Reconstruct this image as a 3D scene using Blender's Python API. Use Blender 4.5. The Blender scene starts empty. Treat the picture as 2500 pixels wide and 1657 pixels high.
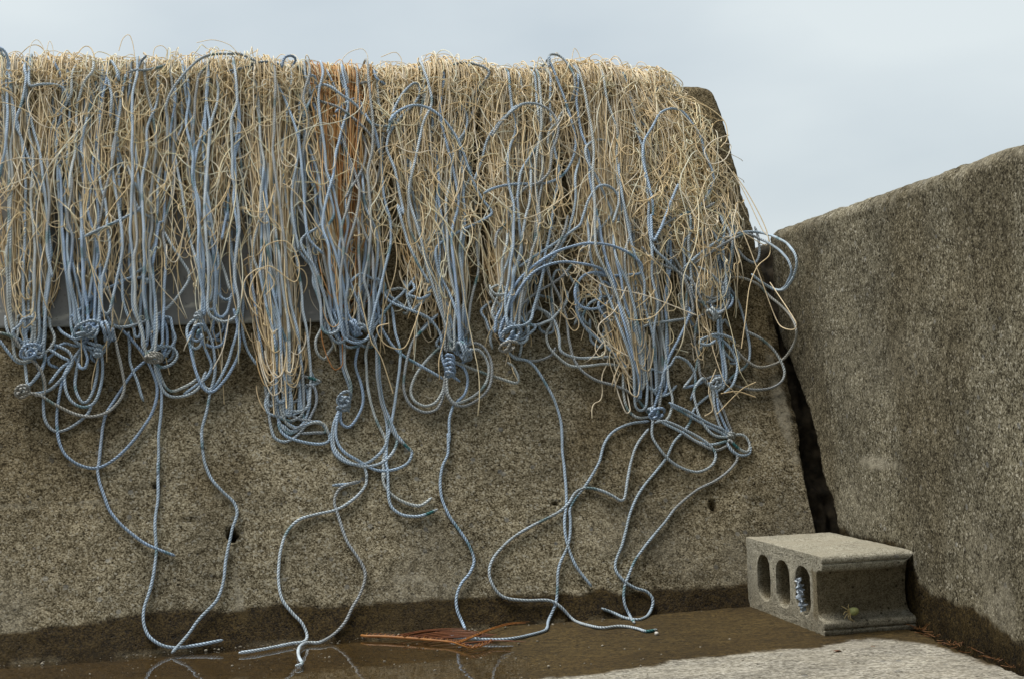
import bpy, math, random
import numpy as np
from mathutils import Matrix, Vector

# ------------------------------------------------------------------ camera, sky, sun, exposure
F_PX, PITCH, ROLL, EYE = 3472.0, 0.0342, -0.0363, 0.4848
scene = bpy.context.scene
col = bpy.data.collections.new("harbour_wall"); scene.collection.children.link(col)
cam_d = bpy.data.cameras.new("camera"); cam = bpy.data.objects.new("camera", cam_d); col.objects.link(cam)
cam_d.sensor_width = 36.0; cam_d.lens = 50.0; cam_d.clip_start = 0.05; cam_d.clip_end = 2000
cam.matrix_world = Matrix.Translation((0, 0, EYE)) @ Matrix.Rotation(math.pi / 2 + PITCH, 4, 'X') @ Matrix.Rotation(ROLL, 4, 'Z')
scene.camera = cam

SUN_EL, SUN_AZ = math.radians(70), math.radians(-75)      # azimuth from +y towards +x
w = bpy.data.worlds.new("World"); scene.world = w; w.use_nodes = True
wn, wl = w.node_tree.nodes, w.node_tree.links
bg = wn["Background"]
sky = wn.new("ShaderNodeTexSky"); sky.sky_type = 'NISHITA'; sky.sun_disc = False
sky.sun_elevation = SUN_EL; sky.sun_rotation = SUN_AZ; sky.dust_density = 4
skm = wn.new("ShaderNodeVectorMath"); skm.operation = 'SCALE'; skm.inputs['Scale'].default_value = 0.10
wl.new(sky.outputs[0], skm.inputs[0])
wtc = wn.new("ShaderNodeTexCoord"); wmp = wn.new("ShaderNodeMapping"); wmp.inputs['Scale'].default_value = (1.0, 1.0, 2.2)
wmp.inputs['Location'].default_value = (0.55, 0.3, 0.2)
wnz = wn.new("ShaderNodeTexNoise"); wnz.inputs['Scale'].default_value = 2.1; wnz.inputs['Detail'].default_value = 5; wnz.inputs['Roughness'].default_value = .45
wcr = wn.new("ShaderNodeValToRGB")
wcr.color_ramp.elements[0].position = .36; wcr.color_ramp.elements[0].color = (.325, .368, .395, 1)
wcr.color_ramp.elements[1].position = .58; wcr.color_ramp.elements[1].color = (.435, .472, .478, 1)
wl.new(wtc.outputs['Generated'], wmp.inputs[0]); wl.new(wmp.outputs[0], wnz.inputs[0]); wl.new(wnz.outputs[0], wcr.inputs[0])
wmx = wn.new("ShaderNodeMix"); wmx.data_type = 'RGBA'; wmx.inputs[0].default_value = .90
wl.new(skm.outputs[0], wmx.inputs[6]); wl.new(wcr.outputs[0], wmx.inputs[7])
# sky dimmed behind the camera, added to keep faces turned that way dark
wsp = wn.new("ShaderNodeSeparateXYZ"); wl.new(wtc.outputs['Generated'], wsp.inputs[0])
wr2 = wn.new("ShaderNodeValToRGB"); wr2.color_ramp.elements[0].position = .18; wr2.color_ramp.elements[0].color = (.42, .41, .40, 1)
wr2.color_ramp.elements[1].position = .55; wr2.color_ramp.elements[1].color = (1, 1, 1, 1)
wma = wn.new("ShaderNodeMath"); wma.operation = 'MULTIPLY_ADD'; wma.inputs[1].default_value = .5; wma.inputs[2].default_value = .5
wl.new(wsp.outputs[1], wma.inputs[0]); wl.new(wma.outputs[0], wr2.inputs[0])
wmu = wn.new("ShaderNodeMix"); wmu.data_type = 'RGBA'; wmu.blend_type = 'MULTIPLY'; wmu.inputs[0].default_value = 1
wl.new(wmx.outputs[2], wmu.inputs[6]); wl.new(wr2.outputs[0], wmu.inputs[7])
wl.new(wmu.outputs[2], bg.inputs[0]); bg.inputs[1].default_value = 1.0
sun_d = bpy.data.lights.new("sun", 'SUN'); sun = bpy.data.objects.new("sun", sun_d); col.objects.link(sun)
sun_d.energy = 2.4; sun_d.angle = math.radians(30); sun_d.color = (1.0, .95, .87)
sd = Vector((math.sin(SUN_AZ) * math.cos(SUN_EL), math.cos(SUN_AZ) * math.cos(SUN_EL), math.sin(SUN_EL)))
sun.rotation_euler = sd.to_track_quat('Z', 'Y').to_euler()
vs = scene.view_settings; vs.view_transform = 'Standard'; vs.look = 'None'; vs.exposure = 0.84; vs.gamma = 1
scene.cycles.max_bounces = 5; scene.cycles.diffuse_bounces = 3; scene.cycles.transparent_max_bounces = 8

RNG = np.random.default_rng(7)

# ------------------------------------------------------------------ the place's own surfaces
A0 = np.array([-0.98585, 2.69651, 0.0])                 # foot of the long wall
E1 = np.array([math.cos(math.radians(13.0)), math.sin(math.radians(13.0)), 0.0])
N1 = np.array([-E1[1], E1[0], 0.0])                     # away from the camera
K = 0.47                                                # batter
H = 1.245                                               # wall height
CL = math.sqrt(1 + K * K)
UP1 = (np.array([0, 0, 1.0]) + K * N1) / CL             # up the slope
OUT1 = -(N1 - K * np.array([0, 0, 1.0])) / CL           # out of the slope
Q_TOP = H * CL
S_END = 1.717
RB = 0.035                                              # radius of the top edge
D0 = np.array([0.80222, 2.30147, 0.0])                  # foot of the side wall
E2 = np.array([-0.14468, 0.98948, 0.0]); N2 = np.array([0.98948, 0.14468, 0.0])
H2 = 0.845
EYEV = np.array([0, 0, EYE])

def rays(px):
    px = np.atleast_2d(np.asarray(px, float))
    u = px[:, 0] - 1250; v = px[:, 1] - 828.5
    cr, sr = math.cos(ROLL), math.sin(ROLL)
    u0 = cr * u + sr * v; v0 = -sr * u + cr * v
    X = u0 / F_PX; Z = -v0 / F_PX
    c, s = math.cos(PITCH), math.sin(PITCH)
    return np.stack([X, c - s * Z, s + c * Z], 1)

def hit_wall(px, d=0.0):
    """points of the long wall's slope plane, d metres in front of it"""
    r = rays(px); d = np.broadcast_to(np.asarray(d, float), (len(r),))
    t = (K * EYE - (EYEV - A0) @ N1 - d * CL) / (r @ N1 - K * r[:, 2])
    return EYEV + r * t[:, None]
def hit_side(px, d=0.0):
    r = rays(px); d = np.broadcast_to(np.asarray(d, float), (len(r),))
    t = (((D0 - EYEV) @ N2) - d) / (r @ N2)
    return EYEV + r * t[:, None], t
def hit_ground(px, z=0.0):
    r = rays(px); t = (z - EYE) / r[:, 2]
    return EYEV + r * t[:, None]
def sq(P):
    """wall coordinates along, up the slope, out"""
    R = P - A0
    return np.stack([R @ E1, R @ UP1, R @ OUT1], -1)
def unsq(s, q, d):
    s, q, d = (np.asarray(a, float)[..., None] for a in (s, q, d))
    return A0 + s * E1 + q * UP1 + d * OUT1
# over the rounded top edge: the slope turns to the flat top
TH = math.pi / 2 - math.atan(K)                         # turn angle at the top edge
QE = Q_TOP - RB * math.tan(TH / 2)                      # slope leaves the edge arc here
def wrap(s, q, d):
    s = np.asarray(s, float); q = np.asarray(q, float); d = np.asarray(d, float)
    s, q, d = np.broadcast_arrays(s, q, d)
    P = unsq(s, np.minimum(q, QE), d)
    cen = unsq(s, np.full_like(s, QE), np.full_like(s, -RB))
    ang = np.clip((q - QE) / RB, 0, TH)
    a = ang[..., None]
    arc = cen + (RB + d)[..., None] * (OUT1 * np.cos(a) + UP1 * np.sin(a))
    rest = np.maximum(q - QE - RB * TH, 0)[..., None] * N1
    return np.where((q > QE)[..., None], arc + rest, P)

# ------------------------------------------------------------------ noise
def _hash(ix, iy, iz, seed):
    n = (ix * 374761393 + iy * 668265263 + iz * 2147483647 + seed * 144665) & 0xffffffff
    n = ((n ^ (n >> 13)) * 1274126177) & 0xffffffff
    return ((n ^ (n >> 16)) & 0xffff) / 65535.0
def vnoise(P, scale, seed=0):
    P = np.asarray(P, float) * scale
    i = np.floor(P).astype(np.int64); f = P - i; f = f * f * (3 - 2 * f)
    r = 0
    for dx in (0, 1):
        for dy in (0, 1):
            for dz in (0, 1):
                wgt = (f[..., 0] if dx else 1 - f[..., 0]) * (f[..., 1] if dy else 1 - f[..., 1]) * (f[..., 2] if dz else 1 - f[..., 2])
                r = r + wgt * _hash(i[..., 0] + dx, i[..., 1] + dy, i[..., 2] + dz, seed)
    return r
def fbm(P, scale, octs=3, seed=0):
    r = 0; a = .5; tot = 0
    for o in range(octs):
        r = r + a * vnoise(P, scale * 2 ** o, seed + o); tot += a; a *= .5
    return r / tot
def sstep(a, b, x):
    t = np.clip((x - a) / (b - a), 0, 1); return t * t * (3 - 2 * t)
def in_poly(x, y, poly):
    """signed: True inside"""
    poly = np.asarray(poly); n = len(poly); c = np.zeros(x.shape, bool); j = n - 1
    for i in range(n):
        xi, yi = poly[i]; xj, yj = poly[j]
        m = ((yi > y) != (yj > y)) & (x < (xj - xi) * (y - yi) / (yj - yi + 1e-12) + xi)
        c ^= m; j = i
    return c

# ------------------------------------------------------------------ mesh helpers
def mesh_obj(name, V, Fq, mat, parent=None, smooth=True, attrs=None, uv=None, tris=None):
    V = np.asarray(V, np.float32).reshape(-1, 3); Fq = np.asarray(Fq, np.int32)
    me = bpy.data.meshes.new(name)
    k = Fq.shape[1]; nf = len(Fq)
    loops = Fq.ravel(); starts = np.arange(nf) * k; tot = np.full(nf, k)
    if tris is not None and len(tris):
        tris = np.asarray(tris, np.int32)
        starts = np.concatenate([starts, len(loops) + np.arange(len(tris)) * 3]); tot = np.concatenate([tot, np.full(len(tris), 3)])
        loops = np.concatenate([loops, tris.ravel()])
    me.vertices.add(len(V)); me.vertices.foreach_set("co", V.ravel())
    me.loops.add(len(loops)); me.loops.foreach_set("vertex_index", loops.astype(np.int32))
    me.polygons.add(len(starts)); me.polygons.foreach_set("loop_start", starts.astype(np.int32))
    me.polygons.foreach_set("use_smooth", np.full(len(starts), smooth))
    if attrs:
        for an, av in attrs.items():
            av = np.asarray(av, np.float32)
            if av.ndim == 1:
                a = me.attributes.new(an, 'FLOAT', 'POINT'); a.data.foreach_set("value", av)
            else:
                a = me.attributes.new(an, 'FLOAT_COLOR', 'POINT'); a.data.foreach_set("color", av.ravel())
    if uv is not None:
        u = me.uv_layers.new(name="UVMap"); uu = np.asarray(uv, np.float32).reshape(-1, 2)
        if len(uu) < len(loops): uu = np.concatenate([uu, np.zeros((len(loops) - len(uu), 2), np.float32)])
        u.data.foreach_set("uv", uu.ravel())
    me.materials.append(mat)
    me.update(calc_edges=True); me.validate()
    o = bpy.data.objects.new(name, me); col.objects.link(o)
    if parent is not None: o.parent = parent
    return o
def grid_faces(nr, nc, wrapc=False):
    r = np.arange(nr - 1)[:, None]; c = np.arange(nc if wrapc else nc - 1)[None, :]
    c2 = (c + 1) % nc
    return np.stack([r * nc + c, r * nc + c2, (r + 1) * nc + c2, (r + 1) * nc + c], -1).reshape(-1, 4)
def tag(o, label=None, cat=None, group=None, kind=None):
    if label: o['label'] = label
    if cat: o['category'] = cat
    if group: o['group'] = group
    if kind: o['kind'] = kind
    return o
def empty(name, loc):
    o = bpy.data.objects.new(name, None); col.objects.link(o); o.location = Vector([float(v) for v in loc]); o.empty_display_size = .05
    return o
def resample(P, step, minn=4):
    """Catmull-Rom through P, then evenly spaced"""
    P = np.asarray(P, float)
    if len(P) == 2: P = np.array([P[0], (P[0] + P[1]) / 2, P[1]])
    Q = np.vstack([2 * P[0] - P[1], P, 2 * P[-1] - P[-2]])
    out = []
    for i in range(1, len(Q) - 2):
        p0, p1, p2, p3 = Q[i - 1:i + 3]
        m1 = (p2 - p0) / 2; m2 = (p3 - p1) / 2
        L = np.linalg.norm(p2 - p1)
        l0 = np.linalg.norm(p1 - p0) + 1e-9; l2 = np.linalg.norm(p3 - p2) + 1e-9
        m1 *= min(1, 2 * L / (l0 + L) * 1.0 + .0); m2 *= min(1, 2 * L / (l2 + L))
        t = np.linspace(0, 1, 13)[:-1][:, None]
        out.append((2 * t**3 - 3 * t**2 + 1) * p1 + (t**3 - 2 * t**2 + t) * m1 + (-2 * t**3 + 3 * t**2) * p2 + (t**3 - t**2) * m2)
    out.append(P[-1:]); C = np.vstack(out)
    for _ in range(2): C[1:-1] = .25 * C[:-2] + .5 * C[1:-1] + .25 * C[2:]
    sl = np.concatenate([[0], np.cumsum(np.linalg.norm(np.diff(C[:, :3], axis=0), axis=1))])
    n = max(minn, int(sl[-1] / step) + 1)
    u = np.linspace(0, sl[-1], n)
    return np.stack([np.interp(u, sl, C[:, j]) for j in range(C.shape[1])], 1), u
def tubes(Pl, rad, ns, ref=OUT1):
    """Pl (S,R,3) centre lines -> vertices, faces, length along"""
    S, R, _ = Pl.shape
    T = np.empty_like(Pl); T[:, 1:-1] = Pl[:, 2:] - Pl[:, :-2]; T[:, 0] = Pl[:, 1] - Pl[:, 0]; T[:, -1] = Pl[:, -1] - Pl[:, -2]
    T /= np.linalg.norm(T, axis=2, keepdims=True) + 1e-12
    B = np.cross(T, ref); bl = np.linalg.norm(B, axis=2, keepdims=True)
    alt = np.cross(T, E1)
    B = np.where(bl < .15, alt, B); B /= np.linalg.norm(B, axis=2, keepdims=True) + 1e-12
    Nn = np.cross(B, T)
    a = np.arange(ns) / ns * 2 * np.pi
    rad = np.broadcast_to(np.asarray(rad, float), (S, R)) if np.ndim(rad) < 3 else rad
    V = Pl[:, :, None, :] + rad[:, :, None, None] * (np.cos(a)[None, None, :, None] * B[:, :, None, :] + np.sin(a)[None, None, :, None] * Nn[:, :, None, :])
    fq = grid_faces(R, ns, True)
    Fq = (fq[None] + (np.arange(S) * R * ns)[:, None, None]).reshape(-1, 4)
    return V.reshape(-1, 3), Fq
# ------------------------------------------------------------------ materials
class NT:
    def __init__(s, name):
        s.m = bpy.data.materials.new(name); s.m.use_nodes = True
        s.n = s.m.node_tree.nodes; s.l = s.m.node_tree.links; s.b = s.n["Principled BSDF"]
        s.tc = s.n.new("ShaderNodeTexCoord"); s.b.inputs['Specular IOR Level'].default_value = .35
    def noise(s, scale, detail=3, rough=.6, vec=None, dist=0.0, stretch=None):
        t = s.n.new("ShaderNodeTexNoise"); t.inputs['Scale'].default_value = scale; t.inputs['Detail'].default_value = detail
        t.inputs['Roughness'].default_value = rough; t.inputs['Distortion'].default_value = dist
        s.l.new(s.vec(stretch), t.inputs[0]); return t.outputs[0]
    def vec(s, stretch=None):
        if not stretch: return s.tc.outputs['Object']
        m = s.n.new("ShaderNodeMapping"); m.inputs['Scale'].default_value = stretch; s.l.new(s.tc.outputs['Object'], m.inputs[0]); return m.outputs[0]
    def voro(s, scale, feat='F1', stretch=None):
        t = s.n.new("ShaderNodeTexVoronoi"); t.feature = feat; t.inputs['Scale'].default_value = scale; s.l.new(s.vec(stretch), t.inputs[0]); return t
    def ramp(s, fac, stops):
        r = s.n.new("ShaderNodeValToRGB"); e = r.color_ramp.elements
        while len(e) < len(stops): e.new(.5)
        for i, (p, c) in enumerate(stops):
            e[i].position = p; e[i].color = (c if isinstance(c, tuple) else (c, c, c)) + (1,)
        s.l.new(fac, r.inputs[0]); return r.outputs[0]
    def math(s, op, a, b=None, clamp=False):
        m = s.n.new("ShaderNodeMath"); m.operation = op; m.use_clamp = clamp
        for i, x in enumerate((a, b)):
            if x is None: continue
            if isinstance(x, (int, float)): m.inputs[i].default_value = x
            else: s.l.new(x, m.inputs[i])
        return m.outputs[0]
    def mix(s, fac, a, b, mode='MIX'):
        m = s.n.new("ShaderNodeMix"); m.data_type = 'RGBA'; m.blend_type = mode
        for i, x in ((0, fac), (6, a), (7, b)):
            if isinstance(x, (int, float)): m.inputs[i].default_value = x
            elif isinstance(x, tuple): m.inputs[i].default_value = x + (1,)
            else: s.l.new(x, m.inputs[i])
        return m.outputs[2]
    def attr(s, name):
        a = s.n.new("ShaderNodeAttribute"); a.attribute_name = name; return a
    def bump(s, h, dist, strength=1.0):
        b = s.n.new("ShaderNodeBump"); b.inputs['Distance'].default_value = dist; b.inputs['Strength'].default_value = strength
        s.l.new(h, b.inputs['Height']); s.l.new(b.outputs[0], s.b.inputs['Normal'])
    def out(s, color=None, rough=None):
        if color is not None:
            if isinstance(color, tuple): s.b.inputs['Base Color'].default_value = color + (1,)
            else: s.l.new(color, s.b.inputs['Base Color'])
        if rough is not None:
            if isinstance(rough, (int, float)): s.b.inputs['Roughness'].default_value = rough
            else: s.l.new(rough, s.b.inputs['Roughness'])
        return s.m

def concrete(name, dark, mid, light, fine=150., streak=None, wetcol=(.20, .15, .066), pits=.33, contrast=1.0, big=(.62, 1.25)):
    t = NT(name)
    n1 = t.noise(fine, 4, .72, stretch=streak)
    n2 = t.noise(fine * .28, 4, .65, stretch=streak)
    n3 = t.noise(5.5, 4, .6)
    gr = t.voro(fine * 1.9, stretch=streak); gsp = t.n.new("ShaderNodeSeparateColor"); t.l.new(gr.outputs['Color'], gsp.inputs[0])
    nn = t.math('ADD', t.math('ADD', t.math('MULTIPLY', n1, .50), t.math('MULTIPLY', n2, .30)), t.math('MULTIPLY', gsp.outputs[0], .20))
    w = .105 / contrast
    c = t.ramp(nn, [(.5 - w, dark), (.5, mid), (.5 + w, light)])
    # pale and bluish stones among the sand
    v = t.voro(fine * .42)
    sel = t.ramp(v.outputs['Color'], [(.80, 0.), (.86, 1.)])
    cell = t.math('MULTIPLY', sel, t.ramp(v.outputs['Distance'], [(.18, 1.), (.36, 0.)]))
    stone = t.mix(t.noise(30, 1), (.20, .20, .20), (.42, .40, .35))
    c = t.mix(t.math('MULTIPLY', cell, .55), c, stone)
    v3 = t.voro(46.); s3 = t.n.new('ShaderNodeSeparateColor'); t.l.new(v3.outputs['Color'], s3.inputs[0])
    peb = t.math('MULTIPLY', t.ramp(s3.outputs[1], [(.88, 0.), (.90, 1.)]), t.ramp(v3.outputs['Distance'], [(.22, 1.), (.27, 0.)]))
    c = t.mix(t.math('MULTIPLY', peb, .7), c, t.mix(s3.outputs[2], (.13, .135, .14), (.36, .35, .31)))
    v4 = t.voro(250.); s4 = t.n.new('ShaderNodeSeparateColor'); t.l.new(v4.outputs['Color'], s4.inputs[0])
    c = t.mix(t.math('MULTIPLY', t.ramp(s4.outputs[0], [(.93, 0.), (.95, 1.)]), .7), c, (.52, .49, .40))
    # air holes
    v2 = t.voro(72.)
    hole = t.ramp(v2.outputs['Distance'], [(.13, 1.), (.24, 0.)])
    hole = t.math('MULTIPLY', hole, t.ramp(t.noise(26, 2, .6), [(.55, 0.), (.60, 1.)]))
    c = t.mix(t.math('MULTIPLY', hole, .85), c, (dark[0] * .35, dark[1] * .35, dark[2] * .35))
    bigf = t.ramp(n3, [(.35, (big[0],) * 3), (.65, (big[1],) * 3)])
    c = t.mix(1., c, bigf, 'MULTIPLY')
    # painted masks on the mesh: damp, stain, pale bloom, with some light and shade painted in
    wet = t.attr('wet').outputs['Fac']; stain_shade = t.attr('stain_shade').outputs['Fac']; pale = t.attr('pale').outputs['Fac']
    c = t.mix(t.math('MULTIPLY', stain_shade, .75), c, t.mix(1., c, (.42, .35, .23), 'MULTIPLY'))
    c = t.mix(t.math('MULTIPLY', pale, t.ramp(n2, [(.3, .25), (.6, .9)])), c, (.40, .37, .29))
    c = t.mix(wet, c, t.mix(1., c, wetcol, 'MULTIPLY'))
    h = t.math('SUBTRACT', nn, t.math('MULTIPLY', hole, .35))
    t.bump(h, .007, 1.)
    r = t.math('SUBTRACT', .95, t.math('MULTIPLY', wet, .30)); t.b.inputs['Specular IOR Level'].default_value = .18
    return t.out(c, r)

M = {}
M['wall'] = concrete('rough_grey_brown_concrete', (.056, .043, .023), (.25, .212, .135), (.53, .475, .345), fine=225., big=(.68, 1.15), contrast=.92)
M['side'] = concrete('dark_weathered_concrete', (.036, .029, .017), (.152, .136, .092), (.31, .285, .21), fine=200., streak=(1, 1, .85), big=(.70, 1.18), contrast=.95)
M['ground'] = concrete('brushed_concrete', (.13, .12, .095), (.28, .265, .225), (.50, .48, .42), fine=240., streak=(.45, 1., 1.), wetcol=(.20, .142, .055), big=(.8, 1.15), pits=.2)
M['block'] = concrete('pale_block_concrete', (.20, .185, .14), (.38, .36, .285), (.56, .535, .44), fine=330., pits=.15, big=(.85, 1.1))

def rope_mat(name, rough=.62):
    t = NT(name)
    uv = t.tc.outputs['UV']; sp = t.n.new("ShaderNodeSeparateXYZ"); t.l.new(uv, sp.inputs[0])
    ph = t.math('ADD', t.math('MULTIPLY', sp.outputs[0], 3.), sp.outputs[1])
    s = t.math('SINE', t.math('MULTIPLY', ph, 2 * math.pi))
    s = t.math('ADD', t.math('MULTIPLY', s, .5), .5)
    hgt = t.math('POWER', s, .55)
    c = t.attr('tint').outputs['Color']
    dk = t.mix(1., c, (.56, .60, .65), 'MULTIPLY')  # grooves between strands coloured darker: dirt plus painted shade
    c2 = t.mix(t.ramp(s, [(.10, 0.), (.62, 1.)]), dk, c)
    dirt = t.ramp(t.noise(22, 3, .6), [(.35, (.80, .77, .72)), (.6, (1., 1., 1.))])
    c2 = t.mix(1., c2, dirt, 'MULTIPLY')
    t.bump(hgt, .0016, .9)
    return t.out(c2, rough)
M['rope'] = rope_mat('blue_laid_rope')
def twine_mat():
    t = NT('cream_twine')
    c = t.attr('tint').outputs['Color']
    c = t.mix(1., c, t.ramp(t.noise(160, 2, .6), [(.3, (.84, .82, .80)), (.62, (1.05, 1.05, 1.05))]), 'MULTIPLY')
    m = t.out(c, .6)
    tl = t.n.new("ShaderNodeBsdfTranslucent"); t.l.new(c, tl.inputs[0]); mx = t.n.new("ShaderNodeMixShader"); mx.inputs[0].default_value = .12
    o = t.n["Material Output"]; t.l.new(t.b.outputs[0], mx.inputs[1]); t.l.new(tl.outputs[0], mx.inputs[2]); t.l.new(mx.outputs[0], o.inputs[0])
    return m
M['twine'] = twine_mat()
def panel_mat():
    t = NT('grey_painted_sheet')
    c = t.ramp(t.noise(9, 4, .6), [(.3, (.165, .168, .165)), (.7, (.215, .22, .215))])
    ch = t.attr('pale').outputs['Fac']
    c = t.mix(ch, c, (.36, .36, .32))
    c = t.mix(t.ramp(t.noise(120, 2), [(.62, 0.), (.7, .5)]), c, (.06, .055, .045))
    t.bump(t.noise(60, 3), .0008, .5)
    return t.out(c, .55)
M['panel'] = panel_mat()
def simple(name, c1, c2, scale=60, rough=.7, bump=.0005):
    t = NT(name); c = t.mix(t.ramp(t.noise(scale, 3), [(.35, 0.), (.65, 1.)]), c1, c2)
    t.bump(t.noise(scale * 1.5, 3), bump); return t.out(c, rough)
M['frond'] = simple('dry_frond', (.17, .055, .014), (.09, .026, .008), 40, .5)
M['rachis'] = simple('frond_stalk', (.32, .135, .03), (.22, .08, .018), 40, .45)
M['needle'] = simple('dry_needle', (.19, .085, .022), (.10, .04, .014), 80, .6)
M['crab'] = simple('crab_shell', (.46, .48, .20), (.32, .36, .15), 300, .5)
M['crableg'] = simple('crab_leg', (.60, .50, .26), (.45, .34, .15), 200, .5)
M['plastic'] = simple('pale_plastic', (.42, .47, .53), (.33, .40, .48), 80, .45)
M['leaf'] = simple('dead_leaf', (.16, .075, .03), (.10, .045, .02), 60, .6)
M['pebble'] = simple('white_pebble', (.62, .60, .55), (.48, .46, .42), 200, .6)
M['grit'] = simple('grit_stone', (.34, .31, .25), (.10, .085, .06), 55, .8)
M['filler'] = simple('joint_backing', (.060, .045, .026), (.020, .016, .010), 60, .9)
M['rust'] = simple('rusty_steel', (.10, .04, .015), (.05, .022, .012), 200, .8)
def water_mat():
    m = bpy.data.materials.new('puddle_water'); m.use_nodes = True; n, l = m.node_tree.nodes, m.node_tree.links
    for x in list(n): n.remove(x)
    o = n.new("ShaderNodeOutputMaterial"); mx = n.new("ShaderNodeMixShader"); tr = n.new("ShaderNodeBsdfTransparent"); gl = n.new("ShaderNodeBsdfGlossy")
    fr = n.new("ShaderNodeFresnel"); fr.inputs[0].default_value = 1.33; gl.inputs['Roughness'].default_value = .015
    tr.inputs[0].default_value = (.95, .89, .78, 1)
    nz = n.new("ShaderNodeTexNoise"); nz.inputs['Scale'].default_value = 14; bp = n.new("ShaderNodeBump"); bp.inputs['Distance'].default_value = .0006
    tc = n.new("ShaderNodeTexCoord"); l.new(tc.outputs['Object'], nz.inputs[0]); l.new(nz.outputs[0], bp.inputs['Height']); l.new(bp.outputs[0], gl.inputs['Normal'])
    k = n.new('ShaderNodeMath'); k.operation = 'MULTIPLY'; k.inputs[1].default_value = .42; l.new(fr.outputs[0], k.inputs[0]); l.new(k.outputs[0], mx.inputs[0]); l.new(tr.outputs[0], mx.inputs[1]); l.new(gl.outputs[0], mx.inputs[2]); l.new(mx.outputs[0], o.inputs[0])
    return m
M['water'] = water_mat()
# ------------------------------------------------------------------ the long battered wall
def wall_masks(P):
    """wet / stain / pale masks of the sloping face, from its own coordinates"""
    S = sq(P); s, q = S[..., 0], S[..., 1]
    n = fbm(P, 9, 3, 5) - .5; n2 = fbm(P, 45, 3, 15) - .5
    # damp foot: its upper edge rises and falls along the wall
    e = sq(hit_wall([(0, 1545), (120, 1528), (330, 1500), (420, 1488), (560, 1492), (680, 1476), (760, 1484), (900, 1472), (1000, 1466), (1150, 1459), (1250, 1452), (1400, 1447), (1470, 1438), (1520, 1452), (1590, 1440), (1700, 1436), (1830, 1424)]))
    o = np.argsort(e[:, 0]); qe = np.interp(s, e[o, 0], e[o, 1])
    wet = sstep(.004, -.004, q - qe - n * .02 - n2 * .012)
    scum = .55 * sstep(.0085, .004, q) * sstep(.40, .55, fbm(P, 18, 2, 17)) * sstep(1.3, 1.1, s)
    # brown damp plus painted shade below and behind the ropes
    stain_shade = sstep(.50, .62, fbm(P, 3.2, 4, 31) + .30 * sstep(.45, .85, q) - .02) * .8
    stain_shade = np.clip(stain_shade + .8 * sstep(1.60, 1.70, s + n * .12) * sstep(.2, .5, q), 0, 1)
    low = sstep(.06, .0, q) * .5
    stain_shade = np.clip(stain_shade * (1 - sstep(.45, .2, q) * .75) + low, 0, 1)
    pale = np.zeros_like(s)
    def blob(px, ru, rv, amt, sd=0):
        c = sq(hit_wall([px]))[0]
        d = np.sqrt(((s - c[0]) / ru) ** 2 + ((q - c[1]) / rv) ** 2)
        return amt * sstep(1.15, .55, d + (fbm(P, 30, 3, 50 + sd) - .5) * 1.2)
    pale = np.maximum(pale, blob((1905, 990), .022, .13, .85))
    pale = np.maximum(pale, blob((990, 1412), .045, .012, .8, 1)); pale = np.maximum(pale, blob((1048, 1424), .02, .010, .7, 2))
    pale = np.maximum(pale, blob((583, 1465), .009, .035, .9, 3)); pale = np.maximum(pale, blob((595, 1505), .007, .03, .8, 4))
    pale = np.maximum(pale, blob((576, 1412), .006, .022, .8, 5)); pale = np.maximum(pale, blob((1450, 1448), .05, .006, .5, 6))
    pale = np.maximum(pale, .35 * sstep(.30, .08, q) * sstep(.42, .6, fbm(P, 5, 3, 71)))
    a, b = sq(hit_wall([(20, 1238), (640, 1205)]))
    ql = a[1] + (s - a[0]) * (b[1] - a[1]) / (b[0] - a[0])
    pale = np.maximum(pale, .45 * sstep(.006, .001, np.abs(q - ql + n2 * .01)) * sstep(b[0], b[0] - .1, s) * sstep(.45, .55, fbm(P, 12, 2, 91)))
    pale = np.maximum(pale, scum); wet = wet * (1 - .6 * scum)
    return wet, stain_shade, pale

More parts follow.
